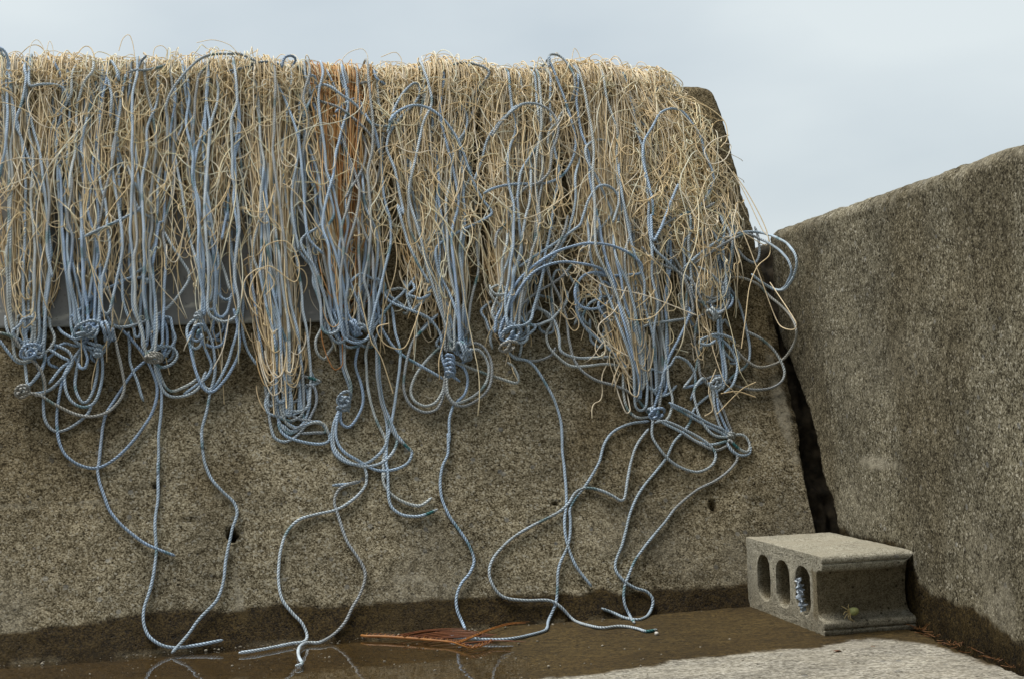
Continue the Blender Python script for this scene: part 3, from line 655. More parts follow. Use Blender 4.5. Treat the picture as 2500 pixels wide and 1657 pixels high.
# --- ropes followed one by one: '|' ends the options (b=bundle, f=depth share, t=teal end, c=pale)
TR = """
b1 f.9 c | d 510,350 590,450 640,530 650,680 680,850 710,980 720,1060 690,1130 620,1195 520,1220 420,1200 320,1150 240,1100 170,1085 130,1110 95,1100 90,1070 130,1055 180,1080
b2 f.8 | d 760,-60 810,40 860,70 940,150 1010,270 1060,340 1095,410 1060,480 990,570 900,640 800,685 700,705 600,690
b1 f.8 | d 820,420 740,425 640,470 560,510 500,560 450,610 400,650
b1 f.6 | d 560,680 640,690 700,720 770,790 840,880 890,990 905,1080 880,1190 820,1290 740,1390 650,1470 560,1515 480,1505 400,1460 350,1390 330,1290 330,1180 350,1060 380,960 440,860 510,770 560,690
b1 f.7 | d 500,790 570,820 590,920 580,1040 540,1140 480,1165 410,1130 375,1050 380,960 430,880 500,790
b1 f.5 | d 540,700 560,830 565,920 550,1020 520,1110 480,1140 440,1080 430,1000 450,900 480,800 540,700
b1 f.4 | d 530,1150 500,1210 400,1285 320,1305 265,1250 250,1150 255,1060 240,980 190,880 120,800 60,700
b1 f.3 | d 850,890 780,950 720,1030 660,1120 610,1210 585,1350 570,1480 g 568,360 600,480 650,600 740,700 850,780 940,820 1020,850
b2 f.8 | d 890,900 900,840 960,815 1010,835 1025,875 990,920 930,935 890,900
b2 f.5 | d 880,640 870,760 890,880 920,1000 935,1080 930,1200 915,1350 912,1560 g 920,300 925,500 905,650 912,800 900,930 870,1060 840,1150 838,1250 870,1320 940,1370 1020,1385 1150,1370 1300,1340
b3 f.6 | d 1190,960 1150,1050 1080,1095 990,1105 940,1070 900,960 890,850
b3 f.5 | d 1150,990 1080,1040 990,1075 950,1040 910,940 900,840
b2 f.3 | d 740,730 750,830 750,910 790,1010 830,1130
b3 f.8 | d 1140,690 1090,760 1100,860 1130,960 1160,1040 1210,1080 1270,1040 1330,960 1370,870 1380,760 1360,650 1345,600
b3 f.7 | d 1160,650 1220,780 1240,900 1235,1000 1210,1090 1190,1200 1165,1300 1170,1420 g 1175,130 1190,290 1230,400 1300,480 1360,540 1380,610 1350,710 1320,850 1300,1000 1260,1110 1170,1210 1090,1320 1000,1415
b3 f.6 | d 1150,660 1180,820 1220,920 1200,980 1160,1020 1060,1090
b3 f.7 | d 1140,650 1110,730 1110,850 1130,960 1145,990 1180,1050 1240,1070
b3 f.6 | d 1350,600 1370,700 1340,830 1290,960 1220,1060 1180,1050 1165,1010
b3 f.7 | d 1150,640 1080,700 1085,790 1120,830 1160,800 1150,720
b0 f.8 c | d -20,735 70,760 130,840 170,880 240,960 260,1080 200,1100
b0 f.5 | d -10,770 60,860 110,910 180,900 230,860 250,830 260,880 240,960 180,1030 110,1060
b0 f.7 | d 120,800 180,780 240,810 265,870 230,960 170,1040 120,1080
b1 f.7 | d 290,800 350,820 400,850 420,900 390,960 350,1010 280,1070 180,1090
b1 f.6 | d 280,830 360,880 400,900 350,940 280,1030
b0 f.4 | d 30,640 50,740 130,840 150,960 160,1050
b4 f.3 | d 1410,440 1400,620 1400,740 1430,840 1480,920
b4 f1 t c | e 300,1000 260,980 200,945 240,925 330,940 380,955 410,965
b4 f.9 | e 410,965 340,990 270,985 200,1070 130,1100 120,1050 150,980
b4 f.6 | e 110,950 120,1080 135,1200 160,1275 220,1295 280,1260 330,1200
b4 f.8 | e 170,1080 180,1150 190,1230 240,1275 330,1300 420,1305 460,1280 440,1220 400,1185 340,1195 280,1220 220,1180 210,1120 200,1050
b4 f.9 | e 190,1060 200,1140 230,1200 290,1225 340,1200 380,1190 430,1200 460,1260
b4 f.7 | e 300,1250 380,1245 440,1240 420,1200 350,1180 290,1170 230,1140
b4 f.8 | e 330,980 380,1000 385,1080 350,1160 320,1200 260,1230
b4 f.6 | e 290,960 320,990 350,1060 340,1130 310,1200 250,1240 200,1200
b4 f.7 | e 290,980 300,1100 320,1190 300,1240
b4 f.5 | e 140,980 150,1080 180,1180 230,1250 290,1230
b5 f.5 | e 510,740 520,770 530,880 560,980 570,1040 550,1100
b5 f.6 | e 535,740 540,770 545,880 575,980 575,1040 560,1100
b5 f.4 | e 620,740 620,760 600,870 630,980 640,1080 610,1160 560,1215 520,1190 520,1120
b5 f.9 | e 545,1080 520,1110 480,1200 470,1290 490,1360 560,1410 650,1415 730,1360 770,1300 775,1230 770,1180 750,1080
b5 f.8 | e 510,1150 478,1250 490,1340 560,1400 650,1430 740,1410 800,1360 830,1290 820,1240 790,1180
b5 f.8 | e 520,1100 500,1170 495,1280 540,1350 620,1400 720,1450 820,1445 890,1410 910,1350 880,1320 820,1250
b5 f1 t | e 560,670 600,655 650,660 690,720 715,800 720,950 740,1080 780,1190 820,1270 870,1310 920,1355
b5 f.9 | e 600,690 660,670 700,740 727,830 733,960 755,1090 800,1200 840,1280 900,1345
b5 f.5 | e 680,740 655,830 670,1000 690,1100 730,1210 770,1300 750,1400 760,1500 h 320,360 330,440 370,490 430,530 500,555 550,555 605,510
b5 f.5 t | e 800,560 820,700 845,800 830,980 800,1180 770,1300 765,1420 h 345,340 350,440 370,560 430,610 520,620 580,605 640,578
b5 f.4 | e 640,1420 658,1460 660,1500 g 2135,370 2130,440 2060,520 1960,580 1830,610 1740,640 1670,710 1640,800 1625,900 1620,1000 1640,1100 1700,1180 1760,1240 1790,1310 1770,1350 1700,1360 1600,1380 1500,1400 1390,1415
b5 f.3 | g 2095,415 2040,430 1980,460 1950,530 1970,620 2020,760 2090,870 2130,960 2100,1070 2050,1160 2010,1240 1940,1310 1860,1355 1790,1355 1750,1375 1740,1420 1755,1480 1720,1490
b5 f.2 | g 1935,440 2000,434 2040,430 2100,415
b6 f.5 | e 700,440 720,540 740,660 800,770 870,830 960,880 1080,950
b6 f.7 | e 720,400 750,480 790,530 880,570 1000,620 1060,700 1070,760
b5 f.5 | e 740,300 750,400 760,470 870,560 960,600 1040,660
b5 f.6 | e 940,380 860,480 800,540 720,640 680,720
b6 f.7 t | e 1050,600 1030,620 960,690 925,730
b6 f.5 | e 1040,600 930,720 890,810 870,900 865,1010 900,1090 980,1135 1050,1110 1085,1020 1090,950
b6 f.4 | e 1060,780 990,850 930,930 900,1010 920,1070 980,1100 1040,1080 1080,1010 1090,930
b6 f.8 | e 1180,790 1200,780 1260,755 1310,790 1345,870 1340,980 1290,1050 1200,1100 1130,1085 1090,1010 1090,930
b6 f.7 | e 1190,810 1210,800 1270,790 1310,830 1330,900 1310,980 1250,1040 1150,1085 1110,1040 1100,960 1110,900
b6 f.4 | e 1120,850 1140,860 1190,890 1215,950 1200,1030 1150,1080
b6 f.6 | e 1120,850 1150,860 1250,900 1380,945 1480,975 1490,940 1460,880 1430,860
b6 f.4 | e 1135,1090 1110,1180 1115,1300 h 700,130 700,250 670,330 655,420 670,520 710,620 780,720 830,800 855,880 830,950 780,1010 750,1090 755,1170 780,1230 805,1280
b7 f.7 | f 230,300 240,400 240,480 250,560 f 200,600
b7 f.9 | f 60,560 0,500 0,460 40,440 80,460 70,490 20,490 0,470 -10,440
b7 f.6 | f 90,800 130,840 190,850 240,890 300,980 350,1090 380,1200 385,1330 400,1450 h 1390,520 1380,640 1395,780 1440,900 1500,980 1540,1030
b8 f.5 | h 1870,65 1760,80 1660,130 1610,200 1580,310 1510,430 1440,520 1410,580 1415,650 1405,780 1350,910 1340,1020 1330,1120 1290,1220 1270,1280 1180,1310 1050,1335 900,1335 780,1325 705,1320
b8 f.6 t | h 1870,110 1810,190 1770,300 1750,400 1730,510 1710,530 1660,500 1580,465 1500,455 1440,485 1400,550 1340,600 1220,660 1090,735 1000,820 950,900 945,980 980,1050 1040,1095 1150,1110 1290,1110 1360,1150 1430,1220 1500,1250 1600,1270 1700,1260 1790,1270 1860,1290 1920,1280
b9 f.2 | f 1180,270 1250,380 1320,480 1360,560 1390,660 1415,780 1400,870 1330,930 1250,1010 1190,1040 1110,1110 1080,1200 1000,1290 h 1970,290 1870,410 1790,530 1750,650 1720,780 1680,880 1680,940 1730,1000 1800,1040 1860,1060 1895,1110 1880,1180 1820,1220 1740,1215 1660,1180 1595,1155
b9 f.4 t | f 1290,1310 1340,1370 1340,1400 1300,1450 1220,1510 1120,1560 h 2040,560 1960,660 1870,770 1790,880 1750,970 1725,1050 1730,1130 1760,1200 1785,1240
b8 f.8 | f 860,1130 880,1180 880,1260 930,1350 1010,1420 1120,1460 1200,1430 1225,1370 1190,1310 1100,1250 1000,1200 940,1180 890,1190
b8 f.9 | f 970,1080 990,1090 1080,1130 1180,1190 1270,1230 1320,1270
b8 f.8 | f 975,1095 1070,1145 1170,1202 1260,1245 1310,1290
b8 f.6 | f 1290,1290 1200,1310 1120,1290 1060,1250 960,1200 900,1170
b8 f.5 | f 1300,1310 1230,1340 1150,1310 1080,1270 1010,1220
b8 f.6 | f 730,830 720,900 720,1020 740,1110 790,1160 850,1160 880,1150
b8 f.7 | f 1110,590 1070,620 980,635 880,650 790,690 740,760 730,850 720,930
b8 f.8 | f 1080,560 1080,600 1040,700 990,800 950,900 920,1000 880,1130
b8 f.7 | f 920,640 960,870 970,980 990,1070 975,1150 950,1180
b7 f.7 | f 290,300 320,400 370,500 410,620 425,740 450,840 500,910 580,960 680,990 760,1030 820,1090 860,1140
b8 f.8 | f 480,420 460,480 460,540 470,600 520,680 600,750 680,820 720,860 740,900
b8 f.6 | f 630,400 620,480 620,600 650,700 700,790 730,860
b8 f1 | f 560,370 660,380 680,440 660,510 600,560 530,570 470,540 455,470 490,400 560,370 640,390
b7 f1.1 | f 20,700 30,620 90,500 180,380 280,300 400,240 530,210 660,225 760,270 820,330 815,375 720,385 640,390 560,380
b7 f1.1 | f 40,720 60,640 120,520 200,400 280,340 380,315 480,320 580,345 640,380 670,420 680,470
b7 f.9 | f 60,740 80,660 150,560 250,480 380,400 460,300
b7 f.9 | f 50,740 70,640 100,540 170,430 260,330 350,240 400,140 420,60
b7 f.6 | f 200,600 240,570 300,590 350,650 370,730 380,800 460,835 560,835 660,830 720,860
b7 f.5 | f 190,640 200,600 250,560 300,600 330,650 300,700 310,770 360,830 430,880 520,880 620,870 700,880 750,900
b7 f.4 | f 100,820 190,850 260,850 330,820 350,780
b9 f1 | f 1050,350 1150,260 1260,190 1380,150 1480,155 1580,190 1650,250 1670,320 1650,400 1600,465 1540,460 1470,420 1420,380
b9 f.9 | f 1040,375 1060,360 1160,290 1280,210 1390,160 1470,190 1560,240 1620,300 1640,370 1610,440 1580,465
b9 f.6 | f 1440,120 1460,190 1465,270 1440,320 1380,290 1330,230 1280,190 1200,130
b9 f.5 c | f 1290,400 1370,400 1460,440 1520,500 1600,570 1650,630 1670,700 1650,770 1600,840 1520,880 1450,885 1380,840 1330,780
b9 f.4 | f 1390,690 1410,700 1490,740 1560,810 1600,900 1590,960 1530,1000 1430,1010 1340,990 1250,940 1170,950
b9 f.9 | f 860,240 890,180 960,100 1060,50 1150,30 1220,-10
b9 f.8 | f 1050,380 1120,450 1150,530 1200,580 1250,570 1275,520 1260,450 1200,380 1130,340
b9 f.9 | f 1090,400 1130,480 1170,560 1220,600 1270,580 1300,520 1280,450 1220,400
b9 f.7 | f 1160,470 1200,490 1200,540 1220,590 1300,560 1320,510 1290,480
b9 f.7 | f 1160,600 1130,620 1110,740 1130,840 1145,940 1200,1000 1250,1080 1290,1180 1320,1260
b9 f.9 | f 1225,740 1190,765 1140,760 1140,740 1200,720 1260,740 1320,800 1345,880 1320,980 1270,1030
b9 f.8 | f 1235,580 1240,700 1260,840 1270,940 1250,1000
b9 f.9 | f 1250,580 1258,700 1275,840 1285,940 1265,1010
b9 f.5 | f 1120,780 1130,830 1110,920 1050,1000
b9 f.4 | f 1050,1000 1130,980 1200,940 1260,930
b9 f.7 | f 1170,950 1150,950 1110,1010 1120,1110 1160,1200 1220,1260 1290,1270
b9 f.8 | f 1200,980 1210,1020 1220,1120 1260,1220 1320,1270
b9 f.8 | f 1185,970 1230,1020 1240,1120 1280,1210 1310,1260
b9 f.9 t | f 1290,1300 1320,1260 1380,1260 1415,1310 1400,1350 1350,1330 1300,1280
b9 f.8 | f 1290,1300 1310,1340 1360,1370 1410,1360 1418,1320
b8 f1.1 n | c 475,290 475,200 500,180 560,190 630,260 680,350 690,440 670,530 640,580
b8 f1.1 | c 475,200 480,240 520,330 570,450 630,620 680,800 695,920 670,1040 610,1150 520,1220 400,1250 250,1250 100,1265 0,1290 b 1960,1330
b8 f.9 | c 640,580 560,690 545,740 500,780 475,840 470,940 500,1040
b7 f1.1 | c 0,860 80,740 180,640 260,590 360,585 460,630 530,700 550,780 530,900 500,960 490,1060 470,1160 390,1240 300,1270 220,1350 160,1450 120,1568 f 30,150 20,240
b8 f1.1 | c 1540,1250 f 890,200 870,60 c 1330,1500 1330,1400 1290,1220 1250,1060 1260,900 1330,780 1390,670 1480,630 1570,650 1650,740 1720,850 1760,1000 1820,1130 1830,1230 1780,1340 1700,1450 1580,1500 1470,1560
b8 f1 | f 820,230 880,300 960,340 1040,380 1080,460 1100,560 1090,620
b8 f1 | f 870,60 870,160 890,240 960,310 1020,370 1080,450 1095,540
b8 f1.05 | c 1000,1568 1050,1400 1040,1150 1020,1000 950,900 860,890 790,930 775,1000 810,1100 880,1210 960,1400 990,1500 f 480,260
b8 f1.1 | f 150,340 c 720,1600 760,1500 800,1380 870,1280 930,1260 1000,1290 1050,1370 1070,1450 1040,1568
b8 f.6 | c 1560,560 1480,500 1400,440 1250,580 1130,460 1060,390 960,330
b5 f1.2 n | b 300,290 320,210 370,190 410,220 390,260 370,290
b4 f1 | b 300,270 220,250 205,300 230,370 300,500 370,660 420,800 440,900 460,1050 e 330,100 350,190 420,270
b5 f.9 | b 440,280 475,340 480,420 450,520 440,700 440,850 430,1000 e 250,0 290,250
b5 f1 | b 500,380 560,355 580,400 570,470 540,540 500,620 490,700
b5 f1.1 | b 540,520 570,470 630,430 700,450 800,520 900,590 970,680 1040,750 1130,775 1190,760 1210,690
b5 f1 | b 530,530 550,540 650,580 770,620 880,700 980,790 1050,880 1110,980 1110,1100 1070,1250 1010,1370 960,1568 e 690,250 700,420
b5 f1 | b 720,690 800,700 870,730 950,810 990,920 985,1050 930,1190 860,1290 820,1370
b5 f1 | b 740,660 780,620 850,560 920,545 960,600 1000,700 1060,780 1090,900 1110,1000
b5 f1 | b 770,640 780,800 820,950 880,1100 930,1250 940,1380 900,1568 e 540,320 600,500 650,640
b5 f1 | b 550,570 600,700 620,850 640,1000 670,1130 690,1300 730,1500 e 450,130 500,300 530,420 560,600 620,680
b5 f.9 | b 490,560 480,720 500,870 560,1050 600,1200 620,1400 640,1568 e 300,200 380,350 430,500 470,650 500,730 560,780 620,770
b5 f.8 | b 480,900 460,1100 420,1200 410,1400 e 270,100 290,250 390,380 440,530 480,650 540,700
b6 f1.1 | b 1170,830 1230,620 1300,500 1380,420 1430,430 1430,520 1380,600 1280,700 1190,830 1160,960 1200,1060 1240,1180 1270,1330 1300,1500 e 830,0 870,150 930,300 1000,430
b6 f1.1 | b 1180,740 1260,650 1380,600 1500,620 1600,690 1700,800 1770,930 1830,1080 1880,1230 1950,1370 2030,1500 e 1050,220 1060,380 1110,480 1150,580 1180,700 1200,790
b6 f.9 | b 1700,560 1770,600 1830,700 1810,820 1760,900 1780,1050 1850,1200 e 1000,200
b6 f1 n | b 1660,310 1750,250 1900,265 1970,290 2010,330 1990,370 1900,490 1830,580 1770,650
b6 f.8 | b 1430,290 1460,350 1480,500 1480,680
b7 f1 | b 1880,1230 1950,1050 1990,900 2060,780 2150,680 2230,610 2300,590 2366,600
b5 f.7 | b 940,420 1000,410 1030,500 1010,650 1050,700
b5 f.7 | b 1080,380 1150,430 1230,560 1230,700 1180,800
b6 f.8 | b 1300,780 1340,1000 1320,1150 1370,1300 1390,1400
b0 f1.1 | a 0,120 50,170 70,240 60,330 50,400 60,560 60,750 40,950 20,1080 0,1200
b0 f1 | a 200,300 215,370 200,480 170,620 130,750 180,880 240,1050 300,1200 380,1400 d 280,180 300,300
b0 f1.1 | a 240,440 320,430 430,425 510,450 555,520 540,600 480,680 430,770 400,950 390,1200 410,1400 d 270,250 300,420
b1 f1 | a 620,280 590,350 590,500 540,600 500,700
b1 f1.1 | a 770,250 760,320 700,400 670,480 640,600 630,800 620,1000 580,1150 570,1300
b1 f.9 | a 450,250 500,350 520,480 500,700 450,850 440,960 500,1050 570,1130 590,1250 570,1450 d 390,100 420,200 400,400
b2 f1 | a 980,400 960,300 910,230 890,300 900,400 920,560 910,700
b1 f.8 | a 870,310 840,450 850,600 840,720 860,900
b2 f1 | a 1080,340 1070,480 1040,620 1080,740 1120,880 1130,1050 1150,1300 1160,1450 d 450,200
b2 f1 | a 990,600 960,800 940,1000 900,1200 860,1350 820,1568 d 550,150 540,350 510,550
b2 f.9 | a 970,950 1000,1060 1080,1200 1150,1300 1170,1500 
b1 f.9 | a 740,400 750,560 720,700 670,960 720,1120 750,1280 720,1500 d 480,220 520,350
b3 f1.2 n | a 2110,240 1990,180 1900,175 1750,180 1650,220 1560,300 1470,400 1410,500 1370,620 1380,700 1380,900
b3 f.9 | a 1450,450 1440,640 1410,800 1390,1000 1370,1150 1360,1250 1350,1568 d 920,100 880,350
b3 f1 | a 1690,290 1640,360 1620,500 1600,750 1560,1000 1550,1100 1580,1250 1640,1450 1700,1568 d 1200,150 1280,350 1330,500
b3 f1 | a 1930,390 1960,550 1980,750 1960,950 1920,1100 1890,1300 1880,1568 d 1310,50 1280,200
b4 f1 | a 2060,380 2100,520 2140,720 2150,900 2180,1100 2160,1300 2140,1568 d 1490,100 1460,300 1530,450 1580,600 1640,750
b4 f1 | a 2270,430 2230,560 2210,800 2200,1000 2190,1250 2180,1500 d 1540,250 1600,450 1620,650
b2 f1.1 n | a 1380,262 1300,290 1200,310 1110,310 1060,330
b2 f1.1 n | a 1120,320 1160,240 1210,190
b3 f.8 | a 1900,450 1890,600 1930,780 1980,1000 2000,1250 2010,1500 
b3 f1.1 n | a 2220,240 2120,250 2020,290 1930,310 1880,320
"""
def options(s):
    k = dict(b=0, f=.5, t=False, c=False, n=False)
    for tk in s.split():
        if tk[0] in 'bf' and len(tk) > 1: k[tk[0]] = float(tk[1:])
        else: k[tk] = True
    return k
NROPES = [0] * 10
for line in TR.strip().splitlines():
    op, pts = line.split('|'); k = options(op); px = parse(pts)
    n = len(px); fr = k['f'] * (1 + .18 * np.sin(np.linspace(0, RNG.uniform(3, 9), n) + RNG.uniform(0, 6))) - .05
    P = place(px, fr)
    if not k['n']:
        if px[0, 1] < 235: P = over_top(P, RNG)
    dark = np.array([.13, .15, .16]) if k['n'] else None
    make_rope(P, int(k['b']), color=(np.array(PALE) * RNG.uniform(.9, 1.1) if k['c'] else (blue(RNG) * .6 if k['n'] else None)), teal_end=k['t'], pale_to=(.40, .43, .45) if RNG.random() < .25 else None)
    NROPES[int(k['b'])] += 1

# --- ropes inside the bundles: they hang in folds, down and up again
# rows: photo y, left x, right x ; n folds ; bottom spread
ROWS = [
 ([(190, 0, 70), (400, 5, 100), (650, 15, 115), (770, 30, 105), (870, 50, 110)], 5, .8),
 ([(190, 140, 290), (400, 150, 260), (600, 165, 290), (740, 180, 265), (805, 195, 250)], 8, .9),
 ([(190, 295, 420), (400, 300, 420), (600, 305, 400), (740, 310, 400), (850, 352, 392)], 7, .7),
 ([(190, 430, 590), (400, 440, 570), (530, 450, 575), (650, 468, 580), (740, 475, 580), (765, 490, 562)], 7, .8),
 ([(190, 600, 710), (400, 612, 690), (700, 620, 725), (850, 640, 745), (950, 650, 750), (1010, 650, 755)], 6, .7),
 ([(190, 730, 930), (400, 735, 940), (600, 752, 935), (700, 775, 915), (790, 800, 900), (835, 818, 880)], 11, .7),
 ([(190, 965, 1180), (400, 980, 1180), (600, 1010, 1175), (700, 1040, 1165), (800, 1080, 1150), (860, 1098, 1140)], 8, .6),
 ([(190, 1195, 1400), (400, 1200, 1400), (600, 1230, 1370), (700, 1215, 1330), (780, 1205, 1300), (825, 1215, 1285)], 7, .6),
 ([(190, 1400, 1540), (400, 1430, 1620), (600, 1440, 1620), (750, 1500, 1620), (900, 1545, 1625), (985, 1560, 1615)], 9, .7),
 ([(190, 1480, 1550), (260, 1520, 1620), (400, 1590, 1730), (550, 1620, 1800), (650, 1650, 1790), (740, 1690, 1770), (760, 1705, 1760)], 6, .6),
]
def fold(rows, u0, u1, top0, top1, depth, rng, bottom):
    """one rope: down at share u0, round the bottom, up at share u1"""
    rows = np.array(rows, float); ys = rows[:, 0]
    def side(u, top, rev):
        yy = np.arange(max(top, 175), bottom - 12, 62.0); yy = yy + rng.uniform(-12, 12, len(yy)); yy[0] = max(top, 175)
        w = u + np.cumsum(rng.normal(0, .10, len(yy))) ; w = np.clip(w + (u - w) * .45, -.10, 1.10)
        x0 = np.interp(yy, ys, rows[:, 1]); x1 = np.interp(yy, ys, rows[:, 2])
        p = np.stack([x0 + (x1 - x0) * w, yy], 1)
        return p[::-1] if rev else p
    a = side(u0, top0, False); b = side(u1, top1, True)
    xb = (a[-1, 0] + b[0, 0]) / 2; hw = abs(a[-1, 0] - b[0, 0]) / 2
    m = np.array([[a[-1, 0] * .8 + xb * .2, bottom - 2], [xb, bottom + min(10, hw * .5)], [b[0, 0] * .8 + xb * .2, bottom - 3]])
    return np.vstack([a, m, b])
for bi, (rows, nf, spread) in enumerate(ROWS):
    bot = rows[-1][0]
    for i in range(nf):
        u0 = (i + .5) / nf + RNG.normal(0, .10); u1 = u0 + RNG.choice([-1, 1]) * RNG.uniform(.15, .55)
        if u1 < 0 or u1 > 1: u1 = u0 - (u1 - u0)
        px = fold(rows, u0, u1, (RNG.choice([180, 190, 260, 330, 420], p=[.45, .25, .1, .12, .08]) if bi < 6 else RNG.choice([185, 300, 420, 500], p=[.4, .2, .2, .2])), (RNG.choice([180, 190, 300, 450, 560], p=[.35, .2, .15, .15, .15]) if bi < 6 else RNG.choice([185, 300, 450, 560], p=[.3, .2, .25, .25])), 0, RNG, bot + RNG.uniform(-45, 12))
        base = RNG.uniform(.55, 1.4)
        fr = base * (.85 + .15 * np.sin(np.linspace(0, RNG.uniform(4, 12), len(px)) + RNG.uniform(0, 6)))
        g_ = np.arange(len(px))
        if px[0, 1] > 200: fr = fr * np.clip(g_ / 2.0, .05, 1)
        if px[-1, 1] > 200: fr = fr * np.clip(g_[::-1] / 2.0, .05, 1)
        P = place(px, fr)
        if px[0, 1] < 200: P = over_top(P, RNG)
        if px[-1, 1] < 200: P = over_top(P[::-1], RNG)
        make_rope(P, bi, pale_to=(.42, .45, .46) if RNG.random() < .2 else None)
        NROPES[bi] += 1

# --- knots: rope wound round the gathered strands
def knot(px, rx, ry, turns, b, frac, ang=0.0, pale=False, tangle=False, rng=RNG):
    c = hit_wall([px], .006 + frac * .05)[0]; sc = np.linalg.norm(c - EYEV) / F_PX
    rx *= sc; ry *= sc
    ax = UP1 * math.cos(ang) + E1 * math.sin(ang); sd = E1 * math.cos(ang) - UP1 * math.sin(ang)
    n = int(turns * 14); P = []
    for i in range(n):
        t = i / (n - 1); a = t * turns * 2 * math.pi
        if tangle:
            r1 = .55 + .45 * math.sin(a * .37 + 1)
            p = c + sd * rx * r1 * math.cos(a) + ax * ry * (.55 * math.sin(a * .73) + .45 * math.sin(a + .8)) + OUT1 * (.012 + .010 * math.sin(a * 1.31))
        else:
            p = c + sd * rx * math.cos(a) + ax * (ry * (t * 2 - 1) * .9 + .15 * ry * math.sin(a)) + OUT1 * (rx * .85 * math.sin(a) + .006)
        P.append(p + rng.normal(0, .0008, 3))
    make_rope(np.array(P), b, name='knot', color=(np.array(PALE) * .9 if pale else blue(rng) * .85), step=.005)
for a in [((55, 962), 15, 13, 3.2, 0, .3, 0, True, True), ((75, 870), 24, 22, 2.2, 0, .6, 0, False, True), ((262, 812), 24, 12, 2.2, 1, .8, 1.3), ((215, 812), 34, 20, 2.6, 1, .7, 0, False, True),
          ((240, 862), 9, 16, 2.5, 1, .5), ((376, 877), 20, 8, 2.6, 2, .7, .1, True), ((350, 690), 26, 30, 2.2, 2, .3, 0, False, True), ((485, 825), 17, 28, 2.2, 3, .5, 0, False, True), ((484, 775), 8, 9, 2.2, 3, .7),
          ((840, 988), 14, 22, 3, 5, .6, .2), ((840, 985), 18, 26, 1.8, 5, .8, 0, False, True), ((866, 805), 20, 9, 2, 5, .9, 1.2),
          ((1097, 897), 11, 30, 4.5, 6, .7, 0.1), ((1130, 860), 24, 12, 2.2, 6, .7, 1.3), ((1246, 828), 28, 26, 3, 7, .7, 0, False, True), ((1240, 855), 24, 16, 2.4, 7, .9, 0, True, True),
          ((1602, 1018), 19, 15, 2.6, 8, .8, 0, False, True), ((1590, 1008), 11, 10, 2, 8, .7, 1.2), ((1738, 770), 14, 12, 2, 9, .7, 1.0), ((1745, 945), 13, 16, 2.4, 9, .7, 0, False, True), ((1785, 1065), 8, 9, 2, 9, .7, .4)]:
    knot(*a)
rl = np.random.default_rng(33)
for b_, (gx, gy), cnt in ((0, (70, 830), 3), (1, (220, 790), 4), (1, (190, 860), 2), (2, (370, 820), 3), (3, (500, 800), 2), (4, (690, 960), 3), (5, (850, 800), 2), (5, (900, 720), 3), (6, (1110, 830), 3), (6, (1010, 700), 3), (7, (1250, 790), 4), (7, (1330, 720), 3), (8, (1590, 930), 2), (8, (1480, 780), 3), (9, (1740, 720), 4), (9, (1700, 640), 4), (9, (1770, 840), 2)):
    for _ in range(cnt):
        cx, cy = gx + rl.normal(0, 22), gy + rl.normal(0, 22); n_ = 11; a_ = rl.uniform(0, 6.28) + np.linspace(0, rl.uniform(3.6, 7.0), n_) * rl.choice([-1, 1])
        rx_, ry_ = rl.uniform(16, 46), rl.uniform(28, 70)
        px = np.stack([cx + rx_ * np.cos(a_) * (1 + .18 * rl.normal(size=n_)) + np.linspace(-14, 14, n_), cy + ry_ * np.sin(a_) * (1 + .10 * rl.normal(size=n_))], 1)
        fr = np.sin(np.linspace(0, np.pi, n_)) ** .4 * rl.uniform(.3, .95)
        make_rope(place(px, fr), b_, rng=rl)
print('ropes', NROPES)
# ------------------------------------------------------------------ cream twine
CREAM = np.array([(.87, .73, .50), (.90, .79, .59), (.83, .66, .40), (.92, .84, .69), (.86, .70, .44)])
RUST = np.array([(.45, .17, .05), (.52, .24, .08), (.38, .15, .05)])
TW = .0012
def smooth_noise(rng, S, R, k, amp):
    """(S,R) smooth random curves with k knots"""
    kn = rng.normal(0, amp, (S, k + 3)); x = np.linspace(0, k - 1e-6, R); i = x.astype(int); f = x - i
    p0, p1, p2, p3 = kn[:, i], kn[:, i + 1], kn[:, np.minimum(i + 2, k + 2)], kn[:, np.minimum(i + 3, k + 2)]
    return .5 * (2 * p1 + (p2 - p0) * f + (2 * p0 - 5 * p1 + 4 * p2 - p3) * f**2 + (3 * p1 - p0 - 3 * p2 + p3) * f**3)
def px2sq(x, y):
    c = sq(hit_wall([(x, y)], .03))[0]; return c[0], c[1]
AXT = np.array([(30, 62, 905), (215, 225, 830), (350, 360, 860), (505, 520, 770), (665, 690, 1010), (835, 850, 840), (1060, 1100, 880), (1250, 1245, 840), (1490, 1580, 1010), (1640, 1735, 780)], float)
AX_ = []
for a in AXT: AX_.append((*px2sq(a[0], 230), *px2sq(a[1], a[2])))
def axis_s(b, q):
    s0, q0, s1, q1 = AX_[b]; return s0 + (s1 - s0) * np.clip((q0 - q) / (q0 - q1), 0, 1.1)
def taper(s, q, b, amt):
    s0, q0, s1, q1 = AX_[b]; a = axis_s(b, q); f = np.clip((q0 - .10 - q) / (q0 - .10 - q1), 0, 1)
    return a + (s - a) * (1 - amt * f ** .8)
_hx = np.array([-60, 0, 150, 300, 500, 700, 780, 900, 980, 1080, 1180, 1270, 1380, 1480, 1560, 1650, 1750.])
_hs = sq(hit_wall(np.stack([_hx, np.full(len(_hx), 200.)], 1), .03))[:, 0]
def hump(s, q):
    h = np.interp(s, _hs, [1.0, 1.0, 1.05, .9, 1.08, 1.0, .75, .68, .75, 1.15, .9, .72, 1.02, 1.02, .8, .65, .5])
    return 1 + (h - 1) * np.clip((q - (Q_TOP - .16)) / .12, 0, 1)
